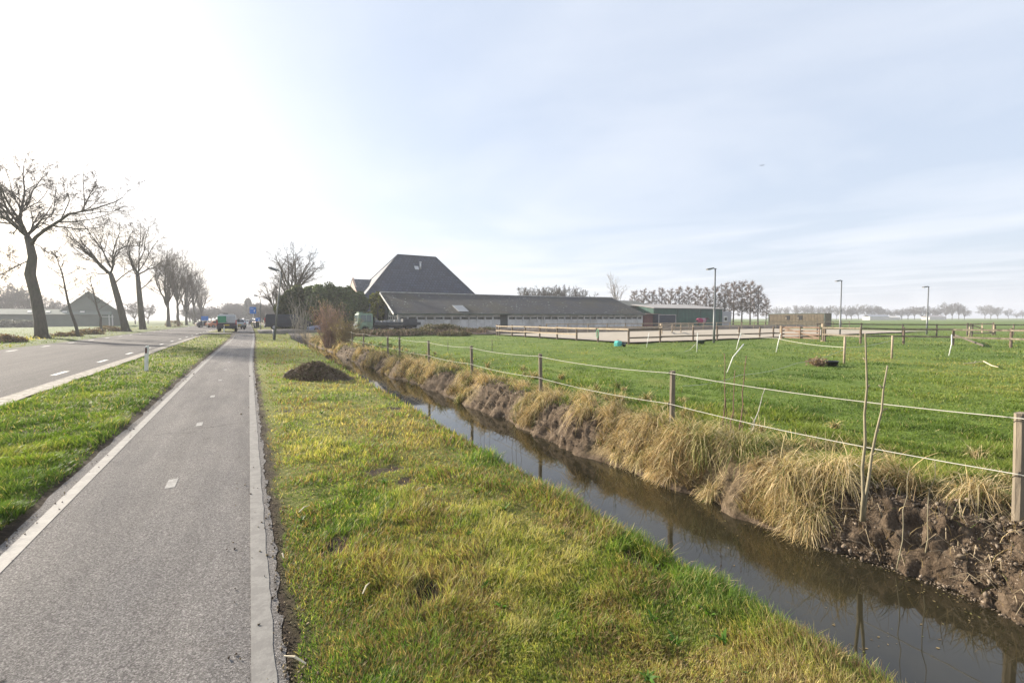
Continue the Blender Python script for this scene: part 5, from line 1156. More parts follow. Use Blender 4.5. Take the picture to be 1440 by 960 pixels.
for k, (px, py, t) in enumerate(((680, 553, 500), (725, 575, 520), (640, 535, 505), (865, 600, 548))):
    P5 = G(px, py, -.2); stems('dead_reed_stems', ('thin dead stalks on the bank left of the second mud slump', 'thin dead stalks just left of the third fence post', 'thin dead stalks on the bank below the fifth fence post', 'thin dead stalks between the second and third fence posts')[k], P5, float(H(P5.x, P5.y)) - .05, [(0, 2, t), (5, 9, t + 12), (-6, -4, t + 22)], .006, M_stem, 'reeds', False, 10 + k)

# heap of cuttings on the verge
def heap():
    c = G(447, 532, -.02); g = np.random.default_rng(9); V = []; n, m = 64, 64
    e = empty('cuttings_heap', (c.x, c.y + .1, -.05), -.35, 'dark brown heap of ditch cuttings and roots on the green verge', 'heap')
    for i in range(n):
        for j in range(m):
            u, v = -1.15 + 2.3 * i / (n - 1), -1.15 + 2.3 * j / (m - 1); rr_ = math.hypot(u, v); a = math.atan2(v, u)
            h = .50 * max(0, 1 - rr_ ** 1.6 * (1 + .25 * math.sin(3 * a + 1))) * (1 - .35 * u)
            h *= .35 + 1.25 * float(fbm(u * 2.4 + 9, v * 2.4 + 9, 131)); h += .20 * (float(fbm(u * 9 + 19, v * 9 + 19, 133)) - .5) * min(1, h * 6); V.append((u * 1.05, v * .7, h - .02))
    q = [(i * m + j, (i + 1) * m + j, (i + 1) * m + j + 1, i * m + j + 1) for i in range(n - 1) for j in range(m - 1)]
    mh, t, b, o = nt('heap_soil'); vv = coords(t); f = noise(t, vv, 9, 8, .75); t.links.new(ramp(t, f, [(.3, (.035, .025, .016)), (.5, (.10, .07, .045)), (.68, (.2, .145, .09))]), b.inputs['Base Color']); b.inputs['Roughness'].default_value = .9; bump(t, b, f, 1, .05)
    np_obj('mound', np.array(V), np.array(q), np.zeros((0, 3), int), mh, parent=e, smooth=True)
    r = random.Random(4); b = MB(); b2 = MB()
    for k in range(1500):
        a = r.uniform(0, 6.283); rr_ = math.sqrt(r.random()) * 1.0; u, v = rr_ * math.cos(a), rr_ * math.sin(a); h = .50 * max(0, 1 - rr_ ** 1.6) * (1 - .35 * u) * 1.02
        p = Vector((u * 1.05, v * .7, h)); d = Vector((u * .8 + r.gauss(0, .5), v * .8 + r.gauss(0, .5), r.gauss(-.1, .3))).normalized(); L = r.uniform(.08, .26); tgt = b if k % 5 else b2
        q_ = p + d * L; q_.z = max(q_.z, .0); mdp = (p + q_) / 2 + Vector((0, 0, .04)); tgt.tube([p, mdp, q_], [.006, .007, .003], 3, False)
    cc = []
    for k in range(2600):
        a = r.uniform(0, 6.283); rr_ = math.sqrt(r.random()) * 1.05; u, v = rr_ * math.cos(a), rr_ * math.sin(a); cc.append((u * 1.0, v * .66, .50 * max(0, 1 - rr_ ** 1.6) * (1 - .35 * u) * r.uniform(.85, 1.12) + .02))
    leafquads('clumps', np.array(cc), .045, [(.03, .02, .013), (.13, .09, .06), (.30, .22, .14), (.15, .18, .06)], e, 3, M_clod)
    b.build('roots', M('root_debris', (.19, .135, .09), .9, .5, 8), e); b2.build('weeds', M('green_brown_weed', (.12, .12, .05), .9, .5, 8), e)
heap()
bpy.data.objects['cuttings_heap'].scale = (.86, .9, .95)
# straws / leaves on the near verge
for k, (px, py, L, a) in enumerate(((428, 722, .12, .6), (590, 690, .1, .1), (415, 940, .13, 2.4), (515, 835, .1, .9), (398, 790, .06, 1.7))):
    p = G(px, py); p.z = float(H(p.x, p.y)) + .05; b = MB(); d = Vector((math.cos(a), math.sin(a), .15)) * L / 2; b.tube([-d, Vector((0, 0, .015)), d], [.004, .006, .003], 5); o = b.build('straw_scrap', M('straw_scrap', (.6, .52, .36), .8, .2, 9)); o.location = p
    tag(o, ('pale curled straw on the verge beside the path edge, nearest the heap', 'pale straw lying mid verge toward the ditch', 'pale bent straw at the path edge in the lower left corner of the verge', 'pale straw in the dry patch of the near verge', 'tiny pale scrap on the dirt edge of the path')[k], 'straw')

# cracks in the path, things adrift on the water
rc_ = random.Random(31); b = MB()
for (y0, xa, xb) in ((9.0, -1.0, .0), (8.8, -1.3, -.8), (14.2, -1.6, -.4), (3.1, -1.5, -1.1)):
    x = xa; y = y0; w0 = .004
    while x < xb:
        x2 = x + rc_.uniform(.03, .09); y2 = y + rc_.gauss(0, .025); w1 = rc_.uniform(.003, .010); b.quad((x, y - w0, .0085), (x2, y2 - w1, .0085), (x2, y2 + w1, .0085), (x, y + w0, .0085)); x, y, w0 = x2, y2, w1
tag(b.build('path_crack', M('crack_dark', (.03, .026, .022), .95, .2, 6)), kind='structure')
g_ = np.random.default_rng(77); n_ = 190; Yq = 1.0 / g_.uniform(1 / 40, 1 / 1.2, n_); Xq = np.where(g_.random(n_) < .6, farx(Yq) - np.abs(g_.normal(0, .18, n_)), g_.uniform(3.5, 5.2, n_))
a_q = g_.uniform(0, 6.28, n_); L_q = g_.uniform(.004, .016, n_); W_q = L_q * g_.uniform(.2, .7, n_); ca, sa = np.cos(a_q), np.sin(a_q)
Vq = np.stack([np.stack([Xq + ca * L_q * i - sa * W_q * j, Yq + sa * L_q * i + ca * W_q * j, np.full(n_, WZ + .004)], -1) for i, j in ((-1, 0), (0, -1), (1, 0), (0, 1))], 1).reshape(-1, 3)
tag(np_obj('floating_leaves', Vq, np.arange(4 * n_).reshape(-1, 4), np.zeros((0, 3), int), M_straw, np.repeat(colmix(g_.random(n_), [(.12, .08, .04), (.35, .27, .14), (.16, .17, .05)]), 4, 0)), 'small brown leaves and straw bits adrift on the ditch water', 'floating leaves', kind='stuff')

# ------------------------------------------------------------------ lamps, markers, signs
M_pole = M('galvanised_pole', (.16, .17, .17), .55, .2, 4, metal=.3); M_lamp = M('lamp_housing', (.13, .135, .14), .5, .15, 4); M_lens = M('lamp_lens', (.5, .5, .48), .3, .1, 4)
def street_lamp(label, base, pts, head, r0=.075):
    d = base.dot(FV); s = d / 640; e = empty('street_lamp', base, 0, label, 'street lamp', 'street lamps along the path'); c = lambda u, z: tuple(RV * u * s + Vector((0, 0, z * s)))
    b = MB(); P_ = [Vector(c(*p)) for p in pts]; P_[0].z -= .3; n = len(P_); b.tube(P_, [r0 * (1 - .55 * k / (n - 1)) for k in range(n)], 10); b.build('pole', M_pole, e, True)
    a_, c_ = Vector(c(*head[0])), Vector(c(*head[1])); b = MB(); b.tube([a_, a_.lerp(c_, .15), a_.lerp(c_, .7), c_], [.05, .11, .12, .05], 8); b.build('lamp_head', M_lamp, e, True)
    b = MB(); b.bar(a_.lerp(c_, .3) + Vector((0, 0, -.1)), a_.lerp(c_, .85) + Vector((0, 0, -.1)), .14, .05); b.build('lens', M_lens, e)
    b = MB(); b.tube([(0, 0, -.1), (0, 0, .9)], r0 * 1.25, 10); b.build('base_sleeve', M_pole, e, True); return e
bp = G(385.5, 477.5); street_lamp('leaning grey street lamp in front of the dark van', bp, [(0, 0), (6, 45), (11.5, 85), (12.6, 91), (11.2, 95), (8, 96.5)], ((8, 96.5), (-6.5, 101.5)))
bp = G(366.7, 462.6, .3); street_lamp('further street lamp standing upright behind the blue route sign', bp, [(0, 0), (.3, 25), (.3, 42), (-1, 45.5), (-3, 46.5)], ((-3, 46.5), (-9, 47.5)))
def flood(label, base, ty, side=-1):
    h = TZ(base, ty); e = empty('arena_light', base, 0, label, 'light pole', 'tall light poles along the arena'); b = MB(); b.tube([(0, 0, -.2), (0, 0, h * .45), (0, 0, h * .451), (0, 0, h)], [.085, .085, .06, .05], 12); b.build('pole', M_pole, e, True)
    b = MB(); b.tube([(0, 0, h * .44), (0, 0, h * .455)], .1, 12); b.build('collar', M_lamp, e)
    b = MB(); v = RV * side; b.bar(Vector((0, 0, h - .03)) - v * .08, Vector((0, 0, h + .02)) + v * .22, .06, .06); b.build('bracket', M_lamp, e)
    b = MB(); b.bar(Vector((0, 0, h + .02)) + v * .16, Vector((0, 0, h - .06)) + v * .62, .3, .09); o = b.build('lamp_head', M_lamp, e); b = MB(); b.bar(Vector((0, 0, h - .06)) + v * .25, Vector((0, 0, h - .12)) + v * .58, .22, .03); b.build('lens', M_lens, o); return e
flood('tall arena light pole nearest the horse, first from the left', G(1003.8, 481.3), 377.5); flood('middle tall arena light pole above the timber gate', G(1181, 471), 394.5); flood('rightmost and farthest arena light pole against the horizon', G(1303, 469.5), 403)
def reflector(label, base, top_px, top_py, wpx=6.4):
    z0 = float(H(base.x, base.y)) if base.z == 0 else base.z; base.z = z0; h = TZ(base, top_py) - z0; s = base.dot(FV) / 640; e = empty('reflector_post', base, math.atan2(RV.y, RV.x), label, 'marker post', 'white reflector posts beside the road')
    hw = .065; b = MB(); ln = (top_px) * s
    sec = [(-hw, 0), (-hw * .7, -.03), (hw * .7, -.03), (hw, 0), (hw * .55, .05), (-hw * .55, .05)]
    for k, (z, lx) in enumerate(((-.1, 0), (h * .5, ln * .5), (h * .97, ln * .97), (h, ln))):
        sc_ = 1 if k < 3 else .8
        for x, y in sec: b.V.append(Vector((x * sc_ + lx, y * sc_, z + (x * .35 if k == 3 else 0))))
    for k in range(3):
        for j in range(6): a = k * 6 + j; c = k * 6 + (j + 1) % 6; b.F.append((a, c, c + 6, a + 6))
    b.F.append(tuple(range(18, 24))); b.build('post', M_plastic, e)
    b = MB(); b.bar((ln * .73, -.034, h * .71), (ln * .93, -.034, h * .93), .055, .012, up=Vector((0, 1, 0))); o = b.build('reflector', M('dark_red_reflector', (.10, .025, .02), .25, .2, 6), e)
    return e
reflector('leaning white reflector post on the green strip between road and path', G(205.3, 523.6), 3.0, 486.3)
reflector('white marker post standing behind the rear of the parked work van', G(315, 468, .3), .2, 457); reflector('small white marker post among the trees on the far side of the road', G(266, 460), -.5, 455.4)
def sign(name, label, px, Y, top, bot, wpx, z0, col, two=False, zig=True):
    x = XY(px, Y); base = Vector((x, Y, z0)); d = base.dot(FV); w_ = wpx * d / 640; zt, zb = TZ(base, top) - z0, TZ(base, bot) - z0; e = empty(name, base, math.atan2(RV.y, RV.x), label, 'road sign')
    b = MB(); b.box((0, 0, (zt + zb) / 2), (w_, .04, zt - zb)); pl = b.build('panel', M('sign_blue', (.03, .17, .55), .45, .08, 2), e, bevel=.01)
    if zig:
        b = MB(); k = w_; zc = (zt + zb) / 2; b.box((k * .22, -.03, zc - k * .12), (k * .1, .012, k * .28)); b.box((k * .3, -.032, zc + k * .02), (k * .16, .012, k * .09)); b.box((-k * .12, -.03, zc + k * .26), (k * .55, .012, k * .05)); b.build('white_marking', M('sign_white', (.75, .76, .76), .45, .05, 2), pl)
    for s in ((-.3, .3) if two else (0,)): b = MB(); b.tube([(s * w_, .05, -.2), (s * w_, .05, zt - .1)], .045, 8); b.build('post', M('sign_post', (.45, .46, .45), .5, .1, 3), e, True)
    return e
sign('route_sign', 'blue square route sign on a pale post right of the path', 356, 92, 431.5, 441, 9, .3, None); sign('route_sign', 'lower small blue sign near the dark wheelie bin', 362.5, 100, 446.5, 451.5, 6.5, .3, None)
sign('information_board', 'light blue board on two posts at the far left roadside', 288, 112, 444.5, 450.5, 10, 0, None, True, False)
def bin_(label, p):
    e = empty('wheelie_bin', p, .2, label, 'bin'); b = MB(); b.prism([(-.28, .08), (.26, .08), (.32, 1.0), (-.32, 1.0)], -.27, .27); b.build('body', M('dark_bin', (.03, .035, .035), .5, .2, 3), e, bevel=.02); b = MB(); b.prism([(-.34, 1.0), (.36, 1.0), (.3, 1.08), (-.3, 1.1)], -.3, .3); b.build('lid', M('red_brown_lid', (.22, .05, .04), .5, .2, 3), e)
    for s in (-.28, .28): b = MB(); b.tube([(-.25, s - .03, .1), (-.25, s + .03, .1)], .1, 12); b.build('wheel', M_blackp, e)
bin_('dark wheelie bin with reddish lid on the verge by the second lamp', Vector((XY(361.5, 86), 86, .3)))
bin_('second dark wheelie bin just left of the reddish lidded one', Vector((XY(358.5, 90), 90, .3)))

# ------------------------------------------------------------------ vehicles
def arch(cx, r, z, n=7): return [(cx + r * math.cos(math.pi * (1 - k / n)), z + r * math.sin(math.pi * (1 - k / n)) * 1.0) for k in range(n + 1)]
M_tyre = M('tyre', (.02, .02, .02), .85, .2, 8); M_rim = M('rim', (.35, .35, .36), .4, .1, 4, metal=.5)
def wheels(e, xs__, w, r, rims=M_rim):
    for x in xs__:
        for s in (-1, 1):
            b = MB(); y = s * (w / 2 - .13); b.tube([(x, y - .11, r), (x, y - .09, r), (x, y + .09, r), (x, y + .11, r)], [r * .9, r, r, r * .9], 20); o = b.build('wheel', M_tyre, e, True); b = MB(); b.tube([(x, y + s * .105, r), (x, y + s * .12, r)], r * .58, 16); b.build('rim', rims, o)
def vehicle(name, label, cat, loc, rz, L, W, Hh, prof, whl, wr, body, wins, shields, extras=(), group=None, lower=None, tz=1.0):
    e = empty(name, loc, rz, label, cat, group); tb = lambda x, z: 1 - max(0, (z - tz)) / (Hh - tz) * .13
    b = MB(); b.prism(prof, -W / 2, W / 2, tb); bo = b.build('body', body, e, bevel=.03)
    if lower: b = MB(); b.prism(lower[0], -W / 2 - .012, W / 2 + .012, tb); b.build('sill', lower[1], e)
    for poly in wins: b = MB(); b.prism(poly, -W / 2 - .008, W / 2 + .008, tb); b.build('side_window', M_glassd, e)
    for nm, (xa, za), (xb, zb), ins, mt in shields:
        ka, kb = tb(0, za) * W / 2 - ins, tb(0, zb) * W / 2 - ins; n = Vector((zb - za, 0, -(xb - xa))).normalized() * .012
        if n.x * (1 if xa > L / 2 else -1) < 0: n = -n
        P4 = [Vector((xa, -ka, za)) + n, Vector((xa, ka, za)) + n, Vector((xb, kb, zb)) + n, Vector((xb, -kb, zb)) + n]; b = MB(); b.quad(*P4); b.build(nm, mt, e)
    wheels(e, whl, W, wr); return e
def lights(e, items):
    for nm, c, s, m in items: b = MB(); b.box(c, s); b.build(nm, m, e, bevel=.01)
M_red = M('tail_light', (.45, .03, .02), .3, .1, 4); M_head = M('head_light', (.7, .7, .68), .15, .1, 4); M_plate = M('yellow_plate', (.65, .5, .05), .5, .05, 4)
vp = [(0.02, .38)] + arch(.98, .37, .36) + arch(4.1, .37, .36) + [(5.0, .34), (5.16, .45), (5.18, .8), (5.02, 1.05), (4.55, 1.2), (3.78, 1.84), (3.5, 1.93), (.2, 1.95), (.06, 1.86), (0, 1.1)]
vw = [[(2.95, 1.2), (4.25, 1.2), (3.62, 1.78), (2.95, 1.8)]]
M_bvan = M('black_van_paint', (.014, .017, .024), .4, .15, 1)
xv = XY(372.5, 64); Lv = XY(437, 64) - xv; v1 = vehicle('black_van', 'dark panel van parked sideways on the drive over the ditch', 'van', (xv, 64.6, .46), 0, 5.2, 1.95, 1.95, vp, (.98, 4.1), .34, M_bvan, vw, [('windscreen', (4.5, 1.22), (3.82, 1.82), .1, M_glassd), ('rear_window', (0.02, 1.2), (.06, 1.75), .2, M_glassd)])
v1.scale = (Lv / 5.2,) * 3
lights(v1, [('tail_light', (.0, -.85, 1.2), (.06, .12, .6), M_red), ('tail_light', (.0, .85, 1.2), (.06, .12, .6), M_red), ('headlight', (5.05, -.75, .82), (.25, .3, .2), M_head), ('headlight', (5.05, .75, .82), (.25, .3, .2), M_head), ('mirror', (4.0, -1.08, 1.3), (.12, .2, .3), M_blackp), ('mirror', (4.0, 1.08, 1.3), (.12, .2, .3), M_blackp), ('moulding', (2.55, -.985, .78), (2.6, .02, .1), M_blackp), ('bumper', (.0, 0, .45), (.16, 1.9, .24), M_blackp), ('door_handle', (2.7, -.985, 1.05), (.18, .03, .04), M_blackp)])
M_wvan = M('white_van_paint', (.5, .5, .5), .35, .12, 1.5); M_plum = M('plum_dark_paint', (.055, .035, .045), .4, .2, 2)
xw = (XY(305, 62) + XY(332, 62)) / 2
v2 = vehicle('work_van', 'work van seen from behind with green and white rear doors over a dark lower body', 'van', (xw, 62, .348), math.pi / 2, 5.0, 1.95, 1.95, vp, (.98, 4.1), .34, M_wvan, vw, [('windscreen', (4.5, 1.22), (3.82, 1.82), .1, M_glassd)], lower=([(-.03, .36), (.5, .36), (.5, 1.02), (-.03, 1.02)], M_plum))
lights(v2, [('rear_door', (-.005, .46, 1.45), (.05, .85, .75), M('green_livery', (.07, .27, .15), .4, .15, 3)), ('rear_door', (-.005, -.42, 1.45), (.05, .8, .75), M('pale_grey_panel', (.42, .42, .43), .4, .1, 3)), ('tail_light', (-.02, .93, 1.1), (.07, .1, .5), M_red), ('tail_light', (-.02, -.93, 1.1), (.07, .1, .5), M_red), ('bumper', (-.06, 0, .5), (.2, 1.9, .26), M_blackp), ('number_plate', (-.1, 0, .78), (.1, .52, .11), M_plate), ('roof_rack', (1.6, 0, 2.02), (2.6, 1.4, .05), M_white), ('beacon', (.7, .1, 2.09), (.2, .5, .1), M_blackp), ('handle', (-.04, .02, 1.15), (.04, .2, .05), M_blackp)])
for s in (-1, 1):
    b = MB(); b.box((3.95, s * 1.12, 1.32), (.1, .22, .34)); b.build('mirror', M_blackp, v2)
cp = [(0.05, .32)] + arch(.8, .34, .32) + arch(3.35, .34, .32) + [(4.1, .3), (4.15, .6), (4.0, .8), (3.1, .93), (2.35, 1.42), (1.9, 1.47), (.8, 1.45), (.2, 1.0), (0, .9)]
cw = [[(.65, .98), (2.85, .96), (2.3, 1.36), (.95, 1.38)]]
def car(label, loc, rz, col, nm='parked_car'):
    e = vehicle(nm, label, 'car', loc, rz, 4.15, 1.72, 1.47, cp, (.8, 3.35), .31, col, cw, [('windscreen', (3.08, .95), (2.38, 1.41), .1, M_glassd), ('rear_window', (.22, 1.02), (.78, 1.42), .12, M_glassd)], tz=.85, group='cars parked along the road')
    lights(e, [('tail_light', (.04, -.7, .85), (.08, .22, .14), M_red), ('tail_light', (.04, .7, .85), (.08, .22, .14), M_red), ('headlight', (4.05, -.65, .68), (.16, .3, .13), M_head), ('headlight', (4.05, .65, .68), (.16, .3, .13), M_head), ('number_plate', (-.01, 0, .62), (.05, .5, .11), M_plate), ('bumper', (.02, 0, .42), (.14, 1.68, .2), M_blackp)]); return e
M_silver = M('silver_paint', (.45, .46, .47), .3, .05, 1, metal=.4); M_dcar = M('dark_car_paint', (.03, .03, .035), .3, .1, 1); M_wcar = M('white_car_paint', (.7, .7, .7), .3, .05, 1); M_bcar = M('blue_grey_paint', (.22, .25, .34), .3, .1, 1); M_ocar = M('orange_paint', (.55, .2, .1), .4, .1, 1)
car('silver car with dark windows parked beyond the work van', (XY(336.5, 80), 78, .32), math.pi / 2 + .15, M_silver)
car('dark car parked just behind the silver one', (XY(340.5, 88) - .3, 88, .32), math.pi / 2, M_dcar)
car('white car facing the camera at the far end of the path', (XY(350, 150), 154, .08), -math.pi / 2, M_wcar); car('dark car far off right of the white one', (XY(354.5, 140), 140, .15), math.pi / 2, M_dcar)
car('pale orange car parked under the light blue board at the left', (XY(291, 118), 118, 0), .6, M_ocar); car('dark car parked at the left roadside under the last tall tree', (XY(276, 122), 120, 0), .3, M_dcar)
car('blue grey car nosing out from behind the green truck cab', (XY(500, 60) - 1.2, 62.5, .05), math.pi + .1, M_bcar); car('black car partly hidden behind the blue grey one', (XY(490, 66), 67, .05), .1, M_dcar)
# flatbed truck
xt = XY(500, 56.2); Lt = XY(587.5, 56.2) - xt; tk = empty('flatbed_truck', (xt, 56.2, .05), 0, 'old light green flatbed truck with a long dark load bed', 'truck'); M_tg = M('pale_green_paint', (.20, .29, .21), .5, .15, 2, stain=(.14, .17, .11)); W_ = 2.2
cabp = [(0, .5)] + [(.35, .5)] + arch(.85, .42, .48) + [(1.75, .5), (1.8, 1.4), (1.78, 2.3), (1.6, 2.42), (.3, 2.42), (.12, 2.3), (0, 1.35)]
b = MB(); b.prism(cabp, -W_ / 2, W_ / 2, lambda x, z: 1 - max(0, z - 1.4) * .08); cb_ = b.build('cab', M_tg, tk, bevel=.04)
b = MB(); b.prism([(.35, 1.4), (1.0, 1.4), (1.0, 2.2), (.38, 2.2)], -W_ / 2 - .01, W_ / 2 + .01, lambda x, z: 1 - max(0, z - 1.4) * .08); b.prism([(1.08, 1.4), (1.6, 1.4), (1.6, 2.2), (1.08, 2.2)], -W_ / 2 - .01, W_ / 2 + .01, lambda x, z: 1 - max(0, z - 1.4) * .08); b.build('side_window', M('cab_glass', (.12, .15, .15), .15, .1, 2), cb_)
b = MB(); b.quad((-.005, -.95, 1.4), (-.005, .95, 1.4), (.09, .88, 2.25), (.09, -.88, 2.25)); b.build('windscreen', M('cab_glass', (.12, .15, .15), .15, .1, 2), cb_)
b = MB(); b.box((-.06, 0, .6), (.18, 2.2, .25)); b.build('bumper', M_white, tk); b = MB(); b.box((-.03, 0, 1.1), (.06, 1.3, .35)); b.build('grille', M_gutter, cb_); b = MB(); b.box((.5, 0, 2.5), (.5, 1.2, .12)); b.build('roof_box', M_tg, cb_)
for s in (-1, 1): b = MB(); b.tube([(-.08, s * .85, 1.05), (-.02, s * .85, 1.05)], .12, 12); b.build('headlight', M_head, cb_)
M_bed = M('dark_steel_bed', (.06, .065, .07), .7, .3, 3); b = MB(); b.box((1.95 + (Lt - 1.95) / 2, 0, 1.05), (Lt - 1.95, 2.3, .14)); b.box((1.95 + (Lt - 1.95) / 2, -1.13, 1.2), (Lt - 1.95, .05, .3)); b.box((1.95 + (Lt - 1.95) / 2, 1.13, 1.2), (Lt - 1.95, .05, .3)); b.box((2.0, 0, 1.5), (.08, 2.3, .9)); bd = b.build('load_bed', M_bed, tk)
b = MB(); b.bar((1.2, .4, .8), (Lt - .3, .4, .8), .12, .25); b.bar((1.2, -.4, .8), (Lt - .3, -.4, .8), .12, .25); b.build('chassis', M_bed, tk); wheels(tk, (.85, Lt - 2.4, Lt - 1.4), 2.2, .42, M_bed)
e = empty('scrap_load', (xt + 3.1, 56.1, 1.17), 0, 'pile of grey scrap lying on the front of the flatbed', 'scrap'); r = random.Random(6); b = MB()
for k in range(26): b.box((r.uniform(-1, 1.6), r.uniform(-.8, .8), r.uniform(.05, .4)), (r.uniform(.2, .8), r.uniform(.1, .5), r.uniform(.05, .25)), Matrix.Rotation(r.uniform(-.5, .5), 3, 'Y') @ Matrix.Rotation(r.uniform(0, 3), 3, 'Z'))
b.build('pieces', M('scrap_metal', (.25, .26, .27), .7, .5, 2), e)
e = empty('farm_trailer', (XY(577, 57.8), 58.3, .05), 0, 'dark box trailer with a white panel parked by the barn wall', 'trailer'); b = MB(); b.box((0, 0, 1.3), (1.9, .9, .9)); b.build('box', M_bed, e, bevel=.03); b = MB(); b.box((.1, -.47, 1.2), (.8, .04, .25)); b.build('panel', M_white, e); wheels(e, (0,), 1.1, .35)

# ------------------------------------------------------------------ horse
def skin(name, verts, edges, radii, mat, parent, lv=2):
    me = bpy.data.meshes.new(name); me.from_pydata([Vector(v) for v in verts], edges, []); me.materials.append(mat); o = bpy.data.objects.new(name, me); COL.objects.link(o); o.parent = parent
    m = o.modifiers.new('s', 'SKIN'); m.use_smooth_shade = True
    if not me.skin_vertices: bpy.context.view_layer.objects.active = o; o.select_set(True)
    for i, v in enumerate(me.skin_vertices[0].data): rr_ = radii[i]; v.radius = rr_ if isinstance(rr_, tuple) else (rr_, rr_); v.use_root = (i == 0)
    sb = o.modifiers.new('ss', 'SUBSURF'); sb.levels = lv; sb.render_levels = lv; return o
hz = Vector((XY(987, 51.9), 51.9, .2)); horse = empty('horse', hz, 0, 'dark horse in a maroon and grey blanket standing behind the arena', 'horse'); M_horse = M('dark_bay_coat', (.045, .03, .025), .6, .2, 3)
hv = [(0, 0, 1.25), (-.45, 0, 1.27), (-.85, 0, 1.28), (.45, 0, 1.24), (.8, 0, 1.3), (1.08, 0, 1.48), (1.32, 0, 1.62), (1.42, 0, 1.66), (1.62, 0, 1.5), (1.82, 0, 1.3)]
he = [(0, 1), (1, 2), (0, 3), (3, 4), (4, 5), (5, 6), (6, 7), (7, 8), (8, 9)]; hr = [(.3, .32), (.29, .31), (.26, .3), (.28, .33), (.2, .27), (.13, .2), (.1, .15), (.1, .13), (.085, .1), (.06, .065)]
for s in (-1, 1):
    i = len(hv); hv += [(.58, .16 * s, .95), (.58 + .04 * s, .16 * s, .6), (.58 + .05 * s, .16 * s, .15), (.63 + .05 * s, .16 * s, .04)]; hr += [.12, .065, .042, .055]; he += [(3, i), (i, i+1), (i+1, i+2), (i+2, i+3)]
    i = len(hv); hv += [(-.78, .17 * s, .95), (-.95 + .06 * s, .17 * s, .62), (-.88 + .06 * s, .17 * s, .15), (-.82 + .06 * s, .17 * s, .04)]; hr += [.16, .07, .045, .055]; he += [(2, i), (i, i+1), (i+1, i+2), (i+2, i+3)]
    i = len(hv); hv += [(1.38, .05 * s, 1.82)]; hr += [.025]; he += [(7, i)]
skin('body', hv, he, hr, M_horse, horse)
b = MB(); n = 16; secs = [(-1.12, 1.22, .20, .25), (-1.0, 1.26, .33, .38), (-.6, 1.25, .37, .42), (0, 1.2, .37, .44), (.45, 1.22, .36, .43), (.72, 1.3, .28, .34), (.86, 1.38, .2, .26)]
for x, z, ry, rz_ in secs:
    for j in range(n): a = 6.28318 * j / n; b.V.append(Vector((x, math.sin(a) * ry, z + math.cos(a) * rz_ - (.1 if math.cos(a) < -.3 else 0))))
for k in range(len(secs) - 1):
    for j in range(n): a = k * n + j; c = k * n + (j + 1) % n; b.F.append((a, c, c + n, a + n))
mb, t, bb, _ = nt('horse_blanket'); v = coords(t); sx = nd(t, 'ShaderNodeSeparateXYZ'); t.links.new(v, sx.inputs[0]); ad = nd(t, 'ShaderNodeMath', operation='MULTIPLY_ADD'); t.links.new(sx.outputs[0], ad.inputs[0]); ad.inputs[1].default_value = .45; ad.inputs[2].default_value = .5; t.links.new(ramp(t, ad.outputs[0], [(.0, (.30, .03, .09)), (.45, (.30, .03, .09)), (.47, (.33, .2, .24)), (.75, (.33, .2, .24)), (.77, (.24, .03, .08))], 'CONSTANT'), bb.inputs['Base Color']); bb.inputs['Roughness'].default_value = .9
b.build('blanket', mb, horse, True); b = MB(); b.tube([(-1.12, 0, 1.35), (-1.24, 0, 1.2), (-1.2, 0, .8), (-1.18, 0, .55)], [.05, .09, .08, .03], 6); b.build('tail', M('black_hair', (.015, .013, .012), .7, .1, 8), horse, True)
b = MB(); b.tube([(.8, 0, 1.6), (1.08, 0, 1.72), (1.3, 0, 1.82), (1.4, 0, 1.78)], [.04, .07, .06, .03], 6); b.build('mane', M('black_hair', (.015, .013, .012), .7, .1, 8), horse, True)
horse.rotation_euler = (0, 0, R(-8)); horse.scale = (.97, .97, .97)
# bird in flight
r_ = ray(1071.5, 233); bpz = r_ * (70 / r_.dot(ROT @ Vector((0, 0, -1)))) + Vector((0, 0, CAMH)); e = empty('bird', bpz, .7, 'small dark bird flying high over the meadow', 'bird')
b = MB(); b.tube([(-.16, 0, 0), (-.08, 0, 0), (.05, 0, .01), (.14, 0, .02), (.18, 0, .01)], [.01, .04, .055, .03, .008], 8); b.build('body', M_blackp, e, True)
for s in (-1, 1): b = MB(); b.slab([(.06, 0, .02), (-.06, 0, .02), (-.1, s * .22, .09), (.0, s * .34, .05), (.05, s * .2, .1)], .008); b.build('wing', M_blackp, e)

# ------------------------------------------------------------------ air, light, sky
AZ, EL = 30.0, 19.0     # sun: degrees left of the path direction, elevation
hzv = MB(); hzv.box((0, 0, 16.0), (3100, 3100, 38)); hz_m = bpy.data.materials.new('haze'); hz_m.use_nodes = True; t = hz_m.node_tree
for n in list(t.nodes): t.nodes.remove(n)
out = t.nodes.new('ShaderNodeOutputMaterial'); pv = t.nodes.new('ShaderNodeVolumePrincipled'); pv.inputs['Color'].default_value = (.93, .95, 1, 1); pv.inputs['Density'].default_value = .0007; pv.inputs['Anisotropy'].default_value = .2; t.links.new(pv.outputs[0], out.inputs['Volume'])
hzo = hzv.build('haze', hz_m); tag(hzo, 'thin pale winter haze lying over the whole polder', 'haze', kind='stuff')
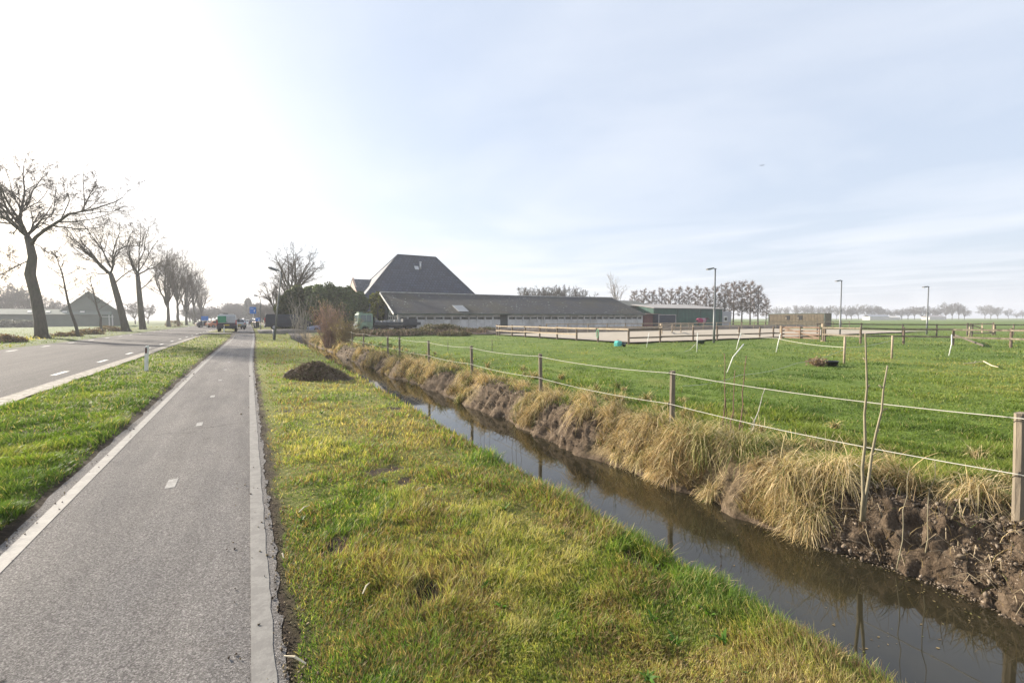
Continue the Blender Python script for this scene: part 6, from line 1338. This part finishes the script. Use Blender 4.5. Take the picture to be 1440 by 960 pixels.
# ground sits fully inside the box
sd = bpy.data.lights.new('sun', 'SUN'); sd.energy = 5.0; sd.angle = R(1.2); sd.color = (1, .90, .76); so = bpy.data.objects.new('sun', sd); COL.objects.link(so)
sv = Vector((-math.sin(R(AZ)) * math.cos(R(EL)), math.cos(R(AZ)) * math.cos(R(EL)), math.sin(R(EL)))); so.rotation_euler = sv.to_track_quat('Z', 'Y').to_euler()
wd = bpy.data.worlds.new('World'); SC.world = wd; wd.use_nodes = True; t = wd.node_tree; bg = t.nodes['Background']
sk = t.nodes.new('ShaderNodeTexSky'); sk.sky_type = 'NISHITA'; sk.sun_disc = False; sk.sun_elevation = R(EL); sk.sun_rotation = R(-AZ); sk.air_density = 1.0; sk.dust_density = 2.5; sk.ozone_density = 1.5; sk.altitude = 0
tc = t.nodes.new('ShaderNodeTexCoord'); sx = nd(t, 'ShaderNodeSeparateXYZ'); t.links.new(tc.outputs['Generated'], sx.inputs[0])
# clouds on a flat layer: direction / height
mx = nd(t, 'ShaderNodeMath', operation='MAXIMUM'); mx.inputs[1].default_value = .04; t.links.new(sx.outputs[2], mx.inputs[0])
dv = nd(t, 'ShaderNodeVectorMath', operation='DIVIDE'); cmb = nd(t, 'ShaderNodeCombineXYZ'); [t.links.new(mx.outputs[0], cmb.inputs[i]) for i in range(3)]; t.links.new(tc.outputs['Generated'], dv.inputs[0]); t.links.new(cmb.outputs[0], dv.inputs[1])
mp = nd(t, 'ShaderNodeMapping'); mp.inputs['Scale'].default_value = (.5, .38, 0); mp.inputs['Rotation'].default_value = (0, 0, .9); t.links.new(dv.outputs[0], mp.inputs[0])
cn = noise(t, mp.outputs[0], 1.0, 7, .5, .5); cf_ = ramp(t, cn, [(.42, g3(0)), (.78, g3(.7))])
mixs = mixc(t, cf_, sk.outputs[0], (8.0, 7.5, 6.8)); 
veil = mixc(t, .66, mixs, (4.55, 5.1, 6.1)); t.links.new(veil, bg.inputs[0]); bg.inputs[1].default_value = .07

SC.view_settings.view_transform = 'Standard'; SC.view_settings.look = 'None'; SC.view_settings.gamma = 1; SC.view_settings.use_curve_mapping = False; SC.view_settings.exposure = 1.35
SC.render.engine = 'CYCLES'; cy = SC.cycles; cy.max_bounces = 6; cy.diffuse_bounces = 2; cy.glossy_bounces = 3; cy.transmission_bounces = 3; cy.volume_bounces = 0; cy.transparent_max_bounces = 6; cy.use_denoising = True; cy.use_adaptive_sampling = False; cy.sample_clamp_indirect = 6
bpy.context.view_layer.update()
